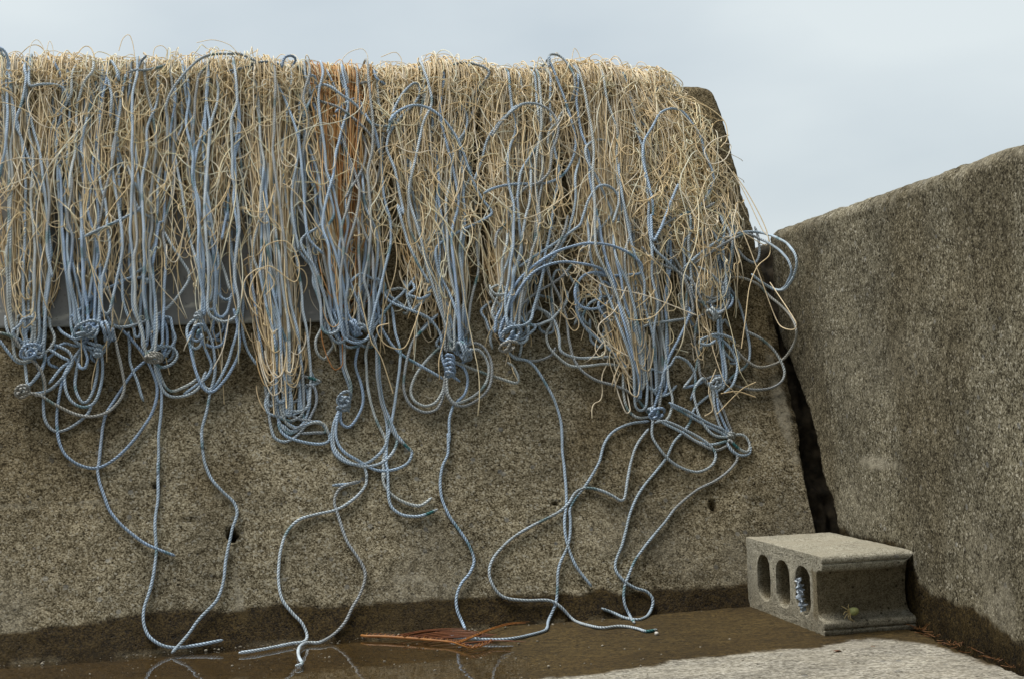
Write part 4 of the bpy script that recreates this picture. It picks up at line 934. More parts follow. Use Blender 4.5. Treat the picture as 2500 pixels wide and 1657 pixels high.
class Mass:
    def __init__(s): s.V = []; s.F = []; s.C = []; s.n = 0
    def add(s, Pl, rad, colr, ns=4):
        V, Fq = tubes(Pl, rad, ns); S, R, _ = Pl.shape
        s.V.append(V); s.F.append(Fq + s.n); s.n += len(V)
        c = np.ones((S, R, ns, 4)); c[..., :3] = colr[:, None, None, :] if colr.ndim == 2 else colr[:, :, None, :]
        s.C.append(c.reshape(-1, 4))
    def build(s, name, b):
        o = mesh_obj(name, np.vstack(s.V), np.vstack(s.F), M['twine'], attrs={'tint': np.vstack(s.C)}); attach(o, b); return o
masses = [Mass() for _ in range(10)]

def hang(rng, x0, x1, xt0, xt1, ybot, yvar, n, b, f0=.1, f1=.95, colset=CREAM, wig=.010, dark=1.0, ytop=None, rad=TW, wildness=1.0):
    """n twines that come over the wall (or start at ytop) and hang between x0..x1 down to ybot, photo units"""
    R = 74
    t = np.linspace(0, 1, R)[None]
    u = rng.random(n)[:, None]
    yb = ybot + 10 + rng.normal(0, yvar * 1.25, n)
    s_b = np.array([px2sq(x0 + (x1 - x0) * uu, y) for uu, y in zip(u[:, 0] * .9 + .05, yb)])
    s_t = np.array([px2sq(xt0 + (xt1 - xt0) * uu, 230)[0] for uu in np.clip(u[:, 0] + rng.normal(0, .08, n), -.05, 1.05)])
    if ytop is None: qt = QE + RB * TH + rng.uniform(.03, .20, n)
    else: qt = np.array([px2sq(x0, ytop + rng.normal(0, 25))[1] for _ in range(n)])
    q = qt[:, None] + (s_b[:, 1] - qt)[:, None] * t
    tt = np.clip((q - Q_TOP) / (s_b[:, 1:2] - Q_TOP), 0, 1)
    s = s_t[:, None] + (s_b[:, :1] - s_t[:, None]) * (1 - (1 - tt) ** 1.6)
    s = s + smooth_noise(rng, n, R, 5, wig * .8 * wildness) * .8 + smooth_noise(rng, n, R, 14, wig * .13 * wildness)
    s = taper(s, q, b, .55)
    base = rng.uniform(f0, f1, n)
    thick = np.interp((s_b[:, 1:2] - q), [-.35, 0], [.055, .035])
    d = .003 + np.clip(base[:, None] + smooth_noise(rng, n, R, 7, .13), .02, 1.25) * thick
    d = np.where(q > QE, d * np.interp(q, [QE, QE + .12], [1.0, .65]), d)
    # most turn up again at the bottom in a small bight
    turn = rng.random(n) < .6
    kb = 12; tb = np.linspace(0, 1, kb)[None]; rr = rng.uniform(.006, .024, n)[:, None] * rng.choice([-1, 1], n)[:, None]
    ext_s = s[:, -1:] + rr * (1 - np.cos(tb * np.pi)); up = rng.uniform(.02, .10, n)[:, None]
    ext_q = q[:, -1:] - np.abs(rr) * np.sin(tb * np.pi) + up * np.maximum(tb - .5, 0) * 2
    ext_d = d[:, -1:] + .004 * tb
    s = np.hstack([s, np.where(turn[:, None], ext_s[:, 1:], s[:, -1:] + .0004 * tb[:, 1:])]); q = np.hstack([q, np.where(turn[:, None], ext_q[:, 1:], q[:, -1:] - .002 * tb[:, 1:])]); d = np.hstack([d, np.where(turn[:, None], ext_d[:, 1:], d[:, -1:])])
    s = keep_left(s, q, b)
    P = wrap(s, q, d * hump(s, q))
    c = colset[rng.integers(0, len(colset), n)] * rng.uniform(.8, 1.1, (n, 1)) * dark
    # knots of the mesh: little thickenings
    rd = np.full(s.shape, rad) * rng.uniform(.8, 1.25, (n, 1))
    masses[b].add(P, rd, c)

XLIM = ([100, 180, 260, 350, 450, 560, 620, 700, 900], [1500, 1630, 1722, 1758, 1800, 1850, 1840, 1820, 1800])
SLIM_Q, SLIM_S = (lambda a: (a[:, 1][::-1], a[:, 0][::-1]))(sq(hit_wall(np.stack([XLIM[1], XLIM[0]], 1), .03)))
def keep_left(s, q, b):
    if b < 7: return s
    lim = np.interp(np.minimum(q, Q_TOP), SLIM_Q, SLIM_S)
    return s - np.maximum((s - lim).max(1, keepdims=True), 0) * np.clip((q - q.min(1, keepdims=True)) / .05 + .3, 0, 1)
def curls(rng, xy, n, b, lmin=.08, lmax=.30, f0=.5, f1=1.15, spread=(60, 40), colset=CREAM, rad=TW, turn=1.0, fall=.55, bight=False):
    """wandering loose twine about photo points: it leaves the heap, curls and goes back in"""
    R = 64; t = np.linspace(0, 1, R)[None]
    xy = np.asarray(xy, float); pick = xy[rng.integers(0, len(xy), n)] + rng.normal(0, 1, (n, 2)) * spread
    pick[:, 0] = np.clip(pick[:, 0], -60, np.interp(pick[:, 1], *XLIM) - 15)
    c = sq(hit_wall(pick, .03))
    L = rng.uniform(lmin, lmax, n)[:, None]
    th = rng.uniform(-np.pi, 0, n)[:, None] + smooth_noise(rng, n, R, 6, 1.15 * turn) * 1.5 + rng.normal(0, 2.2 * turn, n)[:, None] * t * L / .2
    if bight:      # falls, swings round once and falls on
        sw = rng.uniform(1.8, 4.8, n)[:, None] * rng.choice([-1, 1], n)[:, None]; m0 = rng.uniform(.2, .5, n)[:, None]; m1 = m0 + rng.uniform(.22, .42, n)[:, None]
        x_ = np.clip((t - m0) / (m1 - m0), 0, 1)
        th = rng.normal(-np.pi / 2, .9, n)[:, None] + sw * x_ + smooth_noise(rng, n, R, 5, .25)
    vx = np.cos(th) * .85; vy = np.sin(th) - fall
    s = np.cumsum(vx, 1) * L / R; q = np.cumsum(vy, 1) * L / R
    s = c[:, :1] + s - s[:, R // 2:R // 2 + 1]; q = c[:, 1:2] + q - q[:, R // 2:R // 2 + 1]
    q = np.minimum(q, Q_TOP + .03)
    s = taper(s, q, b, .5 if spread[0] < 30 else .25)
    s = keep_left(s, q, b)
    thk = np.interp(pick[:, 1], [0, 600, 850, 1000], [.052, .052, .03, .010])[:, None]
    env = np.sin(np.pi * t) ** .45
    d = .003 + np.clip(rng.uniform(f0, f1, n)[:, None] * (.25 + .75 * env) + smooth_noise(rng, n, R, 4, .16), .05, 2) * thk
    P = wrap(s, q, d * hump(s, q))
    cc = np.minimum(colset[rng.integers(0, len(colset), n)] * rng.uniform(.95, 1.15, (n, 1)), .92)
    masses[b].add(P, np.full((n, R), rad) * rng.uniform(.75, 1.15, (n, 1)), cc)
def wisps(rng, xa, xb, n, b, hmin=.006, hmax=.034, colset=CREAM, rad=.0008):
    """thin arcs standing up from the top edge"""
    R = 30; t = np.linspace(0, 1, R)[None]
    c = sq(hit_wall(np.stack([rng.uniform(xa, xb, n), np.full(n, 185.)], 1), .03))
    hgt = (hmin + (hmax - hmin) * rng.random(n)[:, None] ** 2.2); wd = rng.uniform(.02, .08, n)[:, None] * rng.choice([-1, 1], n)[:, None]
    ph = np.pi * t
    s = c[:, :1] - wd * np.cos(ph) * .5 + smooth_noise(rng, n, R, 5, .002) + hgt * .3 * np.sin(2 * ph) * rng.normal(0, 1, (n, 1))
    base = wrap(s, np.full_like(s, QE + RB * TH * .8) + rng.uniform(-.03, .06, (n, 1)) , np.full_like(s, .022) + hgt * np.sin(ph))
    cc = colset[rng.integers(0, len(colset), n)] * rng.uniform(.85, 1.1, (n, 1))
    masses[b].add(base, np.full((n, R), rad) * rng.uniform(.75, 1.2, (n, 1)), cc)

rg = np.random.default_rng(21)
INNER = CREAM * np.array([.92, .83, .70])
# (x0,x1 bottom, x0,x1 top, ybot, yvar, n, bundle)
COLS = [
 (12, 60, 5, 75, 640, 40, 34, 0), (85, 150, 80, 150, 690, 50, 55, 0), (40, 130, 30, 140, 500, 60, 40, 0),
 (190, 245, 180, 260, 640, 40, 50, 1), (245, 300, 235, 300, 560, 60, 40, 1), (140, 200, 140, 200, 560, 60, 22, 1),
 (300, 345, 295, 360, 600, 60, 34, 2), (345, 430, 340, 430, 540, 60, 40, 2),
 (440, 500, 430, 510, 520, 50, 40, 3), (500, 560, 500, 575, 470, 60, 40, 3),
 (620, 720, 610, 710, 860, 50, 70, 4), (600, 690, 600, 700, 700, 60, 60, 4), (660, 745, 640, 720, 800, 60, 40, 4),
 (770, 830, 735, 800, 640, 50, 56, 5), (820, 900, 800, 900, 620, 50, 6, 5), (900, 950, 890, 960, 560, 60, 30, 5),
 (960, 1040, 950, 1060, 640, 50, 60, 6), (1030, 1110, 1020, 1130, 650, 60, 60, 6), (1100, 1170, 1090, 1180, 640, 50, 50, 6),
 (1200, 1265, 1190, 1270, 720, 40, 85, 7), (1190, 1290, 1180, 1290, 600, 50, 50, 7), (1290, 1370, 1280, 1390, 560, 60, 60, 7),
 (1390, 1480, 1370, 1480, 600, 50, 80, 8), (1480, 1560, 1440, 1560, 800, 50, 90, 8), (1440, 1560, 1400, 1540, 640, 60, 80, 8), (1520, 1560, 1500, 1540, 880, 25, 16, 8), (1560, 1640, 1500, 1600, 640, 60, 50, 8),
 (1620, 1720, 1500, 1600, 600, 60, 60, 9), (1690, 1770, 1500, 1580, 620, 60, 50, 9), (1710, 1790, 1520, 1590, 690, 60, 20, 9), (1760, 1840, 1560, 1610, 560, 40, 12, 9),
]
for (x0, x1, a0, a1, yb, yv, n, b) in COLS:
    n = int(n * 1.15)
    hang(rg, x0, x1, a0, a1, yb, yv, n, b, f0=.20, f1=.95)
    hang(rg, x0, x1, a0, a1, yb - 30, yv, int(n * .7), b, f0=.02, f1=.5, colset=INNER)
# the orange stained net
hang(rg, 820, 905, 800, 885, 600, 80, 85, 5, f0=.3, f1=.9, colset=RUST * np.array([1.35, 1.6, 1.7]), wig=.009)
hang(rg, 780, 900, 765, 900, 430, 90, 130, 5, f0=.6, f1=1.25, colset=np.vstack([RUST * np.array([1.6, 2.1, 2.4]), RUST * np.array([1.5, 2.3, 2.8]), CREAM * np.array([.9, .65, .4]), CREAM * np.array([.95, .75, .5]), CREAM]))
curls(rg, [(830, 190), (850, 220), (800, 200)], 30, 5, .05, .12, .8, 1.3, (30, 25), colset=np.vstack([RUST * 1.4, CREAM * np.array([1, .75, .5])]))
# loose twine all over
for b in range(10):
    xa, xb = BX[b], min(BX[b + 1], 1790)
    xs = np.linspace(xa, xb, 7); wdt = (xb - xa) / 150.
    if b == 5: xs = np.array([765, 785, 915, 930, 962.]); wdt = .7
    top = [(x, y) for x in xs for y in (190, 230)]
    curls(rg, top, int((22 if b < 9 else 8) * wdt), b, .05, .16, .6, 1.2, (18, 22))
    mid = [(x, y) for x in xs for y in (300, 370, 440, 510, 580)]
    nm = 30 if b < 5 else 42
    curls(rg, mid, int(nm * .6 * wdt), b, .10, .34, .5, 1.15, (25, 40), turn=.55)
    curls(rg, top, int((30 if b < 9 else 8) * wdt), b, .06, .16, .7, 1.25, (18, 22), bight=True, fall=.15)
    curls(rg, top, int((50 if b < 9 else 0) * wdt), b, .10, .28, .8, 1.25, (18, 16), turn=.5, fall=-.05)
    curls(rg, mid, int(nm * 1.0 * wdt), b, .16, .42, .6, 1.25, (25, 40), bight=True, fall=.15)
    curls(rg, mid, int(nm * .8 * wdt), b, .2, .5, .5, 1.2, (25, 40), turn=.45, fall=.9)
    low = [(x, y) for x in np.linspace(xa, min(xb, 1800), 5)[1:-1] for y in (650, 720)]
    curls(rg, low, 12 if b < 5 else 22, b, .06, .22, .6, 1.2, (18, 40))
    if xa < 1540: wisps(rg, xa, min(xb, 1540), int(38 * wdt * (1 if b < 9 else 0)), b)
curls(rg, [(1600, 330), (1660, 400), (1700, 480), (1660, 520), (1700, 560), (1600, 480)], 90, 9, .12, .3, .5, 1.3, (35, 40), bight=True, fall=.1)
curls(rg, [(1600, 330), (1660, 400), (1700, 480), (1660, 520), (1700, 560), (1600, 480)], 120, 9, .12, .35, .4, 1.2, (35, 40), turn=.9, fall=.4)
curls(rg, [(1620, 260), (1680, 330), (1720, 400), (1760, 500)], 46, 9, .15, .4, .3, 1.1, (18, 30), turn=.5, fall=.8)
for b, px_ in ((0, 60), (1, 210), (2, 360), (3, 510), (4, 680), (5, 860), (6, 1070), (7, 1290), (8, 1510)):
    curls(rg, [(px_ + dx, y) for dx in (-60, 0, 60) for y in (230, 330, 430, 530)], 14, b, .35, .7, .8, 1.3, (20, 40), turn=.35, fall=.25)
curls(rg, [(1800, 520), (1835, 600), (1800, 660)], 14, 9, .08, .25, .8, 1.3, (18, 30))
curls(rg, [(700, 850), (690, 780), (720, 900)], 24, 4, .06, .2, .5, 1.2, (25, 40))
curls(rg, [(1530, 760), (1560, 700), (1500, 820), (1420, 660), (1380, 700)], 40, 8, .1, .25, .6, 1.2, (35, 50), bight=True, fall=.1)
curls(rg, [(1530, 760), (1560, 700), (1500, 820)], 40, 8, .08, .25, .5, 1.2, (35, 50))
curls(rg, [(1640, 700), (1700, 720), (1780, 740), (1740, 820)], 22, 9, .1, .3, .2, .9, (35, 40), turn=.7)
for b in range(10):
    o = masses[b].build('twine_mass', b); o['kind'] = 'stuff'

# --- single twine strands that show on their own
TWT = """
b0 | p 70,150 75,110 90,97 105,115 110,140 120,100 128,112 132,150
b2 | p 290,125 300,95 315,85 325,110 330,150
b2 | p 372,150 378,118 395,112 408,125 402,150
b3 | p 480,105 520,98 560,110 580,130
b5 | p 825,160 850,130 885,120 898,140 895,165
b5 | p 920,160 950,150 955,180 945,230
b6 | p 930,140 965,128 980,145 978,165
b8 | p 1395,150 1402,118 1412,130 1420,155
b9 | p 1620,220 1700,250 1740,270 1770,300 1775,340 1760,360
b9 | p 1780,330 1740,345 1720,370 1735,400 1770,390 1785,355 1765,350
b9 | p 1640,250 1720,340 1800,440 1860,560 1876,580 1870,600 1800,560
b9 | p 1790,420 1830,480 1870,560 1880,620 1850,650 1830,700 1820,780 1810,850
b9 | p 1760,480 1810,560 1850,660 1900,790 1935,805 1945,790 1880,690
b8 | p 1400,680 1470,740 1540,780 1600,770 1640,700 1600,640 1540,600
b8 | p 1360,620 1420,660 1480,700 1570,720 1650,750 1700,770
b4 | p 640,760 610,720 625,670 660,650 720,690 730,640 700,590 650,600 640,640
b4 | p 590,730 600,680 640,655 670,690 650,720
b3 | p 560,770 545,850 520,900
b5 | p 875,700 905,830 930,870 960,960
b6 | p 1030,740 1010,800 985,850 940,840 920,800 950,790
b7 | p 1370,650 1380,665 1385,675
b9 | p 1750,1010 1810,950 1845,932
b9 | p 1760,960 1800,955 1845,969
b9 | p 1748,900 1730,950 1740,1000 1720,1015
b8 | p 1530,700 1500,760 1460,800 1500,850 1560,880
"""
for line in TWT.strip().splitlines():
    op, pts = line.split('|'); k = options(op); px = parse(pts)
    d = .004 + 1.25 * pile(px); P = np.where((hit_side(px, .01)[1] * 1.0 < 1e9)[:, None], place(px, np.full(len(px), 1.25), .002), 0)
    C, L = resample(P, .006); V, Fq = tubes(C[None], np.full((1, len(C)), .00125 if px[:, 1].min() > 165 else .0009), 5)
    cc = np.ones((len(V), 4)); cc[:, :3] = CREAM[RNG.integers(5)] * 1.05
    o = mesh_obj('twine', V, Fq, M['twine'], attrs={'tint': cc}); attach(o, int(k['b']))
# ------------------------------------------------------------------ hollow concrete block
def rounded_rect(cx, cz, hw, hh, r, n=6):
    pts = []
    for (sx, sz, a0) in ((1, 1, 0), (-1, 1, 90), (-1, -1, 180), (1, -1, 270)):
        for k in range(n + 1):
            a = math.radians(a0 + 90 * k / n); pts.append((cx + sx * (hw - r) + r * math.cos(a), cz + sz * (hh - r) + r * math.sin(a)))
    return pts
def block():
    g = hit_ground([(2014, 1556)])[0]
    yaw = .2035
    root = empty('concrete_block', g); root.rotation_euler = (0, 0, yaw)
    tag(root, 'pale hollow concrete block with three oval holes, lying on its side in the corner', 'concrete block')
    L, T, W = .39, .150, .19
    # section in (b along 0..L away from the camera, z); concave ends
    def endprof(sgn):
        pr = []
        # from bottom to top along the near end: flange, recess, flange
        raw = [(0.004, 0), (0, .004), (0, .0115), (.003, .0125), (.003, .0145), (0, .0155), (0, .0245), (.003, .0275), (.012, .030), (.021, .034), (.026, .042), (.028, .055), (.028, .108), (.0265, .116), (.022, .1205), (.012, .1225), (.003, .1232), (0, .126), (0, .1345), (.003, .1355), (.003, .1375), (0, .1385), (0, .145), (.005, .150)]
        return raw
    e = endprof(1)
    outer = [(b, z) for b, z in e] + [(L - .004, .150), (L, .146), (L, .12), (L, .08), (L, .04), (L, .004), (L - .004, 0)]
    holes = [rounded_rect(.058 + .036 + i * .1005, .075, .036, .0465, .030) for i in range(3)]
    import bmesh
    bm = bmesh.new()
    def ring(pts): 
        vs_ = [bm.verts.new((0, p[0], p[1])) for p in pts]
        return vs_, [bm.edges.new((vs_[i], vs_[(i + 1) % len(vs_)])) for i in range(len(vs_))]
    edges = []
    for pts in [outer] + holes: edges += ring(pts)[1]
    bmesh.ops.triangle_fill(bm, edges=edges, use_beauty=True)
    ex = bmesh.ops.extrude_face_region(bm, geom=bm.faces[:])
    mv = [v for v in ex['geom'] if isinstance(v, bmesh.types.BMVert)]
    for v in mv: v.co.x += W
    bmesh.ops.recalc_face_normals(bm, faces=bm.faces[:])
    bmesh.ops.dissolve_limit(bm, angle_limit=.02, verts=bm.verts[:], edges=bm.edges[:])
    sharp = [e_ for e_ in bm.edges if len(e_.link_faces) == 2 and e_.calc_face_angle() > .9]
    bmesh.ops.bevel(bm, geom=sharp, offset=.0032, segments=2, affect='EDGES', profile=.6, clamp_overlap=True)
    bmesh.ops.triangulate(bm, faces=[f for f in bm.faces if len(f.verts) > 4])
    for _ in range(6):
        long = [e_ for e_ in bm.edges if e_.calc_length() > .012]
        if not long: break
        bmesh.ops.subdivide_edges(bm, edges=long, cuts=1, use_grid_fill=True)
        bmesh.ops.triangulate(bm, faces=[f for f in bm.faces if len(f.verts) > 4])
    bm.normal_update()
    co = np.array([v.co for v in bm.verts]); no = np.array([v.normal for v in bm.verts])
    dis = (fbm(co, 220, 2, 3) - .5) * .0016 + (fbm(co, 35, 2, 4) - .5) * .0025
    # broken upper flange at the far corner of the near end
    x, b, z = co[:, 0], co[:, 1], co[:, 2]
    newz = co.copy()
    cut = sstep(.150, .190, x) * sstep(.118, .128, z) * sstep(.05, .028, b)
    newz[:, 1] += cut * 0
    
    zl = .122 + np.clip((x - .160) / .030, 0, 1) * .026
    lipm = (z > .112) & (z < .1485) & (b < .0262) & (x > .158)
    newz[:, 2] = np.where(lipm, np.maximum(newz[:, 2], np.minimum(zl, .1485)), newz[:, 2])
    # the core side bows in a little and the foot spreads
    side = sstep(.17, .19, x); newz[:, 0] -= side * .010 * np.sin(np.clip(z / .15, 0, 1) * math.pi) * sstep(.0, .03, b + .02)
    newz[:, 0] += side * .006 * sstep(.05, 0, z)
    newz += no * dis[:, None]
    newz[:, 2] = np.maximum(newz[:, 2], .0005)
    for v, c in zip(bm.verts, newz): v.co = c
    me = bpy.data.meshes.new('block_body'); bm.to_mesh(me); bm.free()
    me.polygons.foreach_set("use_smooth", np.ones(len(me.polygons), bool))
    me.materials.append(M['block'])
    nv = len(me.vertices); c = np.array([v.co for v in me.vertices])
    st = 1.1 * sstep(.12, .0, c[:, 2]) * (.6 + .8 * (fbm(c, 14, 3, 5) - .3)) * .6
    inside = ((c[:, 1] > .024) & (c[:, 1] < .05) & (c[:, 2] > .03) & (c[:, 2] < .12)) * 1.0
    inh = (c[:, 0] > .006) & (c[:, 0] < .184) & (c[:, 2] > .03) & (c[:, 2] < .12) & (c[:, 1] > .05) & (c[:, 1] < .37); inside = np.maximum(inside, inh * .9)  # recess and holes coloured darker
    at = me.attributes.new('stain_shade', 'FLOAT', 'POINT'); at.data.foreach_set('value', np.clip(st + inside, 0, 1).astype(np.float32))
    at = me.attributes.new('pale', 'FLOAT', 'POINT'); at.data.foreach_set('value', (.9 * sstep(.146, .150, c[:, 2]) * sstep(.4, .6, fbm(c, 20, 3, 6))).astype(np.float32))  # top face painted lighter, standing in for light from above
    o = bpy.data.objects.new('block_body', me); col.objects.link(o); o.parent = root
    return root
blk = block()
BM = Matrix.Translation(blk.location) @ Matrix.Rotation(.2035, 4, 'Z')
def bl(x, b, z): return np.array(BM @ Vector((x, b, z)))

def blob_mesh(name, centers, radii, mat, sub=14, noise=.2, seed=0, flat=(1, 1, 1)):
    V = []; Fq = []; n = 0
    for c, r in zip(centers, radii):
        a = np.linspace(0, 2 * np.pi, sub + 1)[:-1]; p = np.linspace(.02, np.pi - .02, sub // 2 + 2)
        Pg, Ag = np.meshgrid(p, a, indexing='ij')
        d = np.stack([np.sin(Pg) * np.cos(Ag), np.sin(Pg) * np.sin(Ag), np.cos(Pg)], -1)
        rr = r * (1 + noise * (fbm(d * 1.0 + np.array(c) * 50, 2.2, 2, seed) - .5) * 2)
        v = np.array(c) + d * rr[..., None] * np.array(flat)
        V.append(v.reshape(-1, 3)); Fq.append(grid_faces(len(p), sub, True) + n); n += v.reshape(-1, 3).shape[0]
    return mesh_obj(name, np.vstack(V), np.vstack(Fq), mat)
# pale plastic scrap in the hole nearest the camera
def scrap():
    U, Vv = np.meshgrid(np.linspace(0, 1, 60), np.linspace(-1, 1, 16), indexing='ij')
    wv = .0085 * (.55 + .45 * np.abs(np.sin(U * 9.5 + .6))) * Vv
    base = np.stack([np.full_like(U, 0.), U, Vv], -1)
    n1 = fbm(base * np.array([1, 9, 1.5]), 1.6, 3, 5) - .5; n2 = fbm(base * np.array([1, 9, 1.5]), 1.6, 3, 25) - .5
    b = .124 - .016 * U + wv + n2 * .010; z = .096 - .060 * U + n1 * .004; x = -.001 + n1 * .022 + .005 * np.cos(Vv * 2.2)
    P = np.stack([bl(float(xx), float(bb) - .012, float(zz)) for xx, bb, zz in zip(x.ravel(), b.ravel(), z.ravel())])
    P2 = P + np.array([.0005, .0002, 0]); n = len(P); Fq = grid_faces(60, 16)
    o = mesh_obj('plastic_scrap', np.vstack([P, P2]), np.vstack([Fq, Fq[:, ::-1] + n]), M['plastic'])
    tag(o, 'crumpled pale blue plastic scrap poking out of the block hole nearest the front', 'plastic scrap')
scrap()
# small dead crab on the block's lower lip
def crab():
    P0 = bl(.058, .006, .043)
    bm_c = []; 
    root = empty('crab', P0); tag(root, 'tiny pale green crab shell with legs on the shaded end of the block', 'crab')
    V = []; sub = 16
    a = np.linspace(0, 2 * np.pi, sub + 1)[:-1]; p = np.linspace(.03, np.pi - .03, 10)
    Pg, Ag = np.meshgrid(p, a, indexing='ij')
    d = np.stack([np.sin(Pg) * np.cos(Ag) * .0105, np.sin(Pg) * np.sin(Ag) * .0065, np.cos(Pg) * .0075], -1)
    d[..., 0] *= 1 + .15 * d[..., 2] / .0075; d = d * (1 + .10 * np.sin(7 * Ag))[..., None]
    v = d.reshape(-1, 3) + P0 + np.array([.004, 0, .001])
    o = mesh_obj('body', v, grid_faces(10, sub, True), M['crab']); o.parent = root; o.matrix_parent_inverse = Matrix.Translation(-root.location)
    for k, (x1, z1, x2, z2) in enumerate(((-.012, .008, -.020, .013), (-.013, .002, -.017, -.004), (-.008, -.008, -.002, -.016), (-.004, -.010, .004, -.017), (-.007, .010, -.006, .016), (-.011, -.004, -.015, -.011))):
        Pl = np.array([P0 + np.array([-.002, -.002, 0]), P0 + np.array([x1, -.006, z1]), P0 + np.array([x2, -.005, z2])])
        C, L = resample(Pl, .001); Vv, Ff = tubes(C[None], np.linspace(.0014, .0005, len(C))[None], 6)
        o = mesh_obj('leg', Vv, Ff, M['crableg']); o.parent = root; o.matrix_parent_inverse = Matrix.Translation(-root.location)
crab()
# ------------------------------------------------------------------ dry frond
def strip(path, r0, r1, n=5, flat=1.0, step=.003):
    C, L = resample(np.asarray(path), step); r = np.interp(np.linspace(0, 1, len(C)), [0, .3, .9, 1], [r0, r0, r1, r1 * .4])
    return tubes(C[None], r[None], n, ref=np.array([0, 0, 1.]))
def frond():
    Z = (860, 1480, 5.143)
    def zp(pts, h=.006):
        px = [(Z[0] + x / Z[2], Z[1] + y / Z[2]) for x, y in pts]; px = np.array(px)
        h = np.broadcast_to(np.asarray(h, float), (len(px),))
        A = hit_wall(px, h); G = np.vstack([hit_ground([p], hh)[0] for p, hh in zip(px, h)])
        return np.where((A[:, 2] < h)[:, None], G, A)
    rach = zp([(115, 362), (180, 370), (400, 375), (700, 395), (1000, 420), (1250, 445), (1400, 490), (1500, 515), (1600, 500), (1700, 465), (1780, 435)], .006)
    root = empty('dry_frond', rach[4]); tag(root, 'orange brown dry palm frond lying at the foot of the wall under a rope end', 'palm frond')
    V, Fq = strip(rach, .0028, .0012, 7); o = mesh_obj('stalk', V, Fq, M['rachis']); attach2(o, root)
    C, L = resample(rach, .001)
    rs = np.random.default_rng(4); n = 0
    for side, lo, hi, cnt in ((1, .03, .98, 78), (-1, .62, .97, 14)):
        for i in range(cnt):
            u = lo + (hi - lo) * (i + .5) / cnt + rs.normal(0, .002); k = int(np.clip(u, 0, .995) * (len(C) - 1)); p = C[k]; tdir = C[min(k + 5, len(C) - 1)] - C[max(k - 5, 0)]; tdir /= np.linalg.norm(tdir)
            up = N1 if side > 0 else -N1
            end = p + tdir * .010 * rs.uniform(.7, 1.3) + up * .013 * rs.uniform(.6, 1.2) * (1 if side > 0 else .5) + np.array([0, 0, .004])
            V, Fq = strip([p, (p + end) / 2 + np.array([0, 0, .002]), end], .0011, .0004, 4, step=.003)
            o = mesh_obj('leaflet_stub', V, Fq, M['frond'] if i % 3 else M['rachis']); attach2(o, root); n += 1
    long_ = [[(600, 355), (900, 300), (1200, 275), (1420, 272)], [(680, 365), (1000, 310), (1300, 290), (1480, 300)], [(760, 372), (1050, 330), (1300, 318), (1560, 322)],
             [(820, 380), (1100, 345), (1400, 330), (1700, 335)], [(900, 388), (1150, 360), (1450, 345), (1820, 350)], [(1000, 395), (1250, 372), (1500, 362), (1780, 360)],
             [(1340, 440), (1520, 365), (1700, 290), (1950, 212), (2220, 188)], [(1360, 448), (1560, 362), (1750, 285), (1980, 222), (2180, 205)], [(1300, 442), (1500, 380), (1680, 300), (1900, 235), (2060, 205)],
             [(1400, 460), (1600, 440), (1800, 425), (2180, 440)], [(1100, 400), (1300, 385), (1550, 375), (1740, 372)], [(640, 368), (800, 330), (1000, 300), (1250, 290)], [(860, 384), (1060, 322), (1280, 300), (1600, 312)]]
    for i, pth in enumerate(long_):
        V, Fq = strip(zp(pth, .007 + .0012 * (i % 4)), .0016, .0008, 4, step=.006)
        o = mesh_obj('leaflet', V, Fq, M['frond'] if i not in (6, 7) else M['rachis']); attach2(o, root)
def attach2(o, root):
    o.parent = root; o.matrix_parent_inverse = Matrix.Translation(-root.location)
frond()
# ------------------------------------------------------------------ litter
def gp(px, h=.002): return hit_ground([px], h)[0]
def leaf(px, w_, l_, ang, label):
    c = gp(px, .003); uu = np.linspace(-1, 1, 13); vv = np.linspace(-1, 1, 5); U, Vv = np.meshgrid(uu, vv, indexing='ij')
    wdt = w_ * np.sqrt(np.maximum(1 - U**2, 0)) * (1 - .25 * U); x = U * l_; y = Vv * wdt; z = .003 + .35 * np.abs(Vv) * wdt + .002 * np.sin(U * 3)
    ca, sa = math.cos(ang), math.sin(ang)
    P = np.stack([c[0] + x * ca - y * sa, c[1] + x * sa + y * ca, z], -1)
    P2 = P - np.array([0, 0, .0006]); n = 65
    o = mesh_obj('dead_leaf', np.vstack([P.reshape(-1, 3), P2.reshape(-1, 3)]), np.vstack([grid_faces(13, 5), grid_faces(13, 5)[:, ::-1] + n]), M['leaf']); tag(o, label, 'leaf')
leaf((2035, 1592), .006, .017, .1, 'curled brown dead leaf on the pale dry ground in front of the block')
leaf((2130, 1580), .004, .006, .8, 'tiny dark red leaf scrap on the dry ground, right of the brown leaf')
rs = np.random.default_rng(9)
o = blob_mesh('pebble', [gp((1603, 1546), .004)], [.0042], M['pebble'], seed=2); tag(o, 'small white pebble beside the end of the longest blue rope', 'pebble')
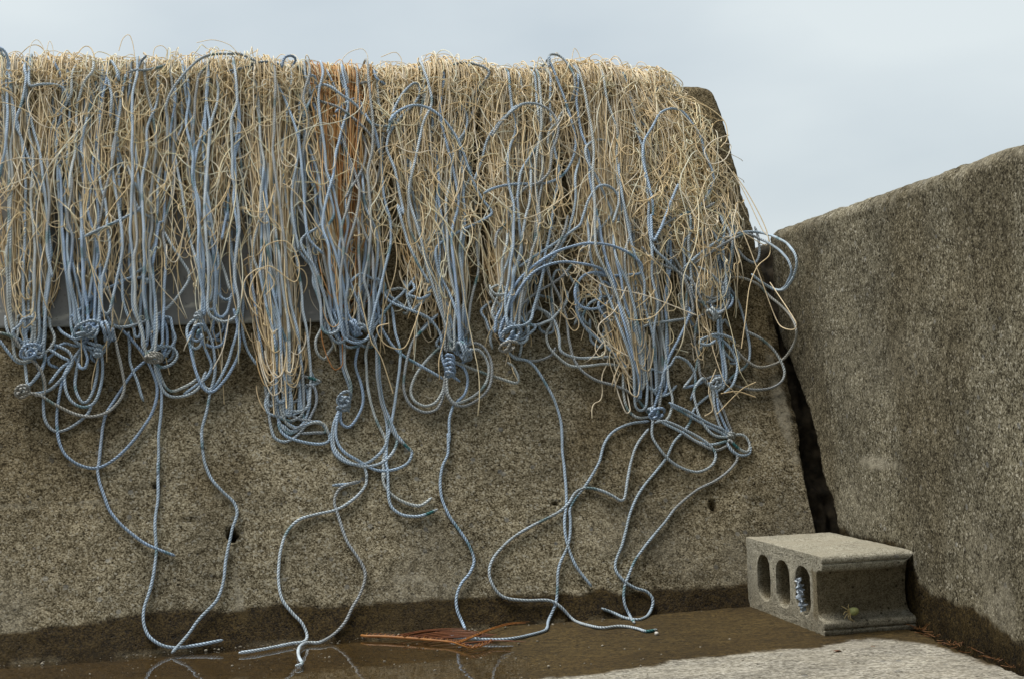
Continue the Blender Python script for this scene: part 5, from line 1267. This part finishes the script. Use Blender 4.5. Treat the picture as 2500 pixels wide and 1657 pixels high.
o = blob_mesh('pebble', [gp((2388, 1573), .006)], [.003], M['pebble'], seed=6); tag(o, 'tiny white pebble in the joint at the foot of the right wall', 'pebble')
def needles():
    Pl = []
    def ad(px, k, spread, ln, hz):
        for _ in range(k):
            c = gp((px[0] + rs.normal(0, spread), px[1] + rs.normal(0, spread * .4)), .003 + rs.uniform(0, hz)); a = rs.uniform(0, 2 * np.pi); l = ln * rs.uniform(.5, 1.2)
            e = c + np.array([math.cos(a) * l, math.sin(a) * l, rs.uniform(-.002, hz)]); m = (c + e) / 2 + rs.normal(0, .003, 3); m[2] = max(m[2], .003); e[2] = max(e[2], .002)
            q_ = [c, m, e]; t = np.linspace(0, 1, 7)[:, None]; Pl.append((1 - t)**2 * c + 2 * t * (1 - t) * m + t * t * e)
    ad((2253, 1535), 12, 6, .028, .018); ad((2280, 1548), 12, 12, .022, .006); ad((2330, 1568), 22, 22, .018, .006); ad((2385, 1588), 9, 8, .024, .012); ad((2430, 1606), 12, 12, .018, .006); ad((2480, 1625), 5, 8, .02, .01)
    V, Fq = tubes(np.array(Pl), np.full((len(Pl), 7), .0006), 4, ref=np.array([0, 0, 1.]))
    o = mesh_obj('needle_litter', V, Fq, M['needle']); tag(o, 'orange dry needles and crumbs caught in the joint at the foot of the right wall', 'litter', kind='stuff')
needles()
def grit():
    cs = []; rr_ = []
    for _ in range(260):
        px = (rs.uniform(60, 2480), rs.uniform(1560, 1656)); c = gp(px, .001)
        if (c - A0) @ N1 > -.03 or (c - D0) @ N2 > -.03: continue
        r = .0007 + .0022 * rs.random() ** 3; cs.append(c + np.array([0, 0, r * .6])); rr_.append(r)
    for _ in range(170):
        s_ = rs.uniform(0, 1.7); c = A0 + E1 * s_ - N1 * rs.gamma(1.5, .010) + np.array([0, 0, .001]); r = .0008 + .003 * rs.random() ** 2.5; cs.append(c); rr_.append(r)
    o = blob_mesh('grit', cs, rr_, M['grit'], sub=6, noise=.5, seed=11, flat=(1, 1, .7)); tag(o, 'loose sand grains and grit scattered over the wet and dry ground', 'grit', kind='stuff')
grit()
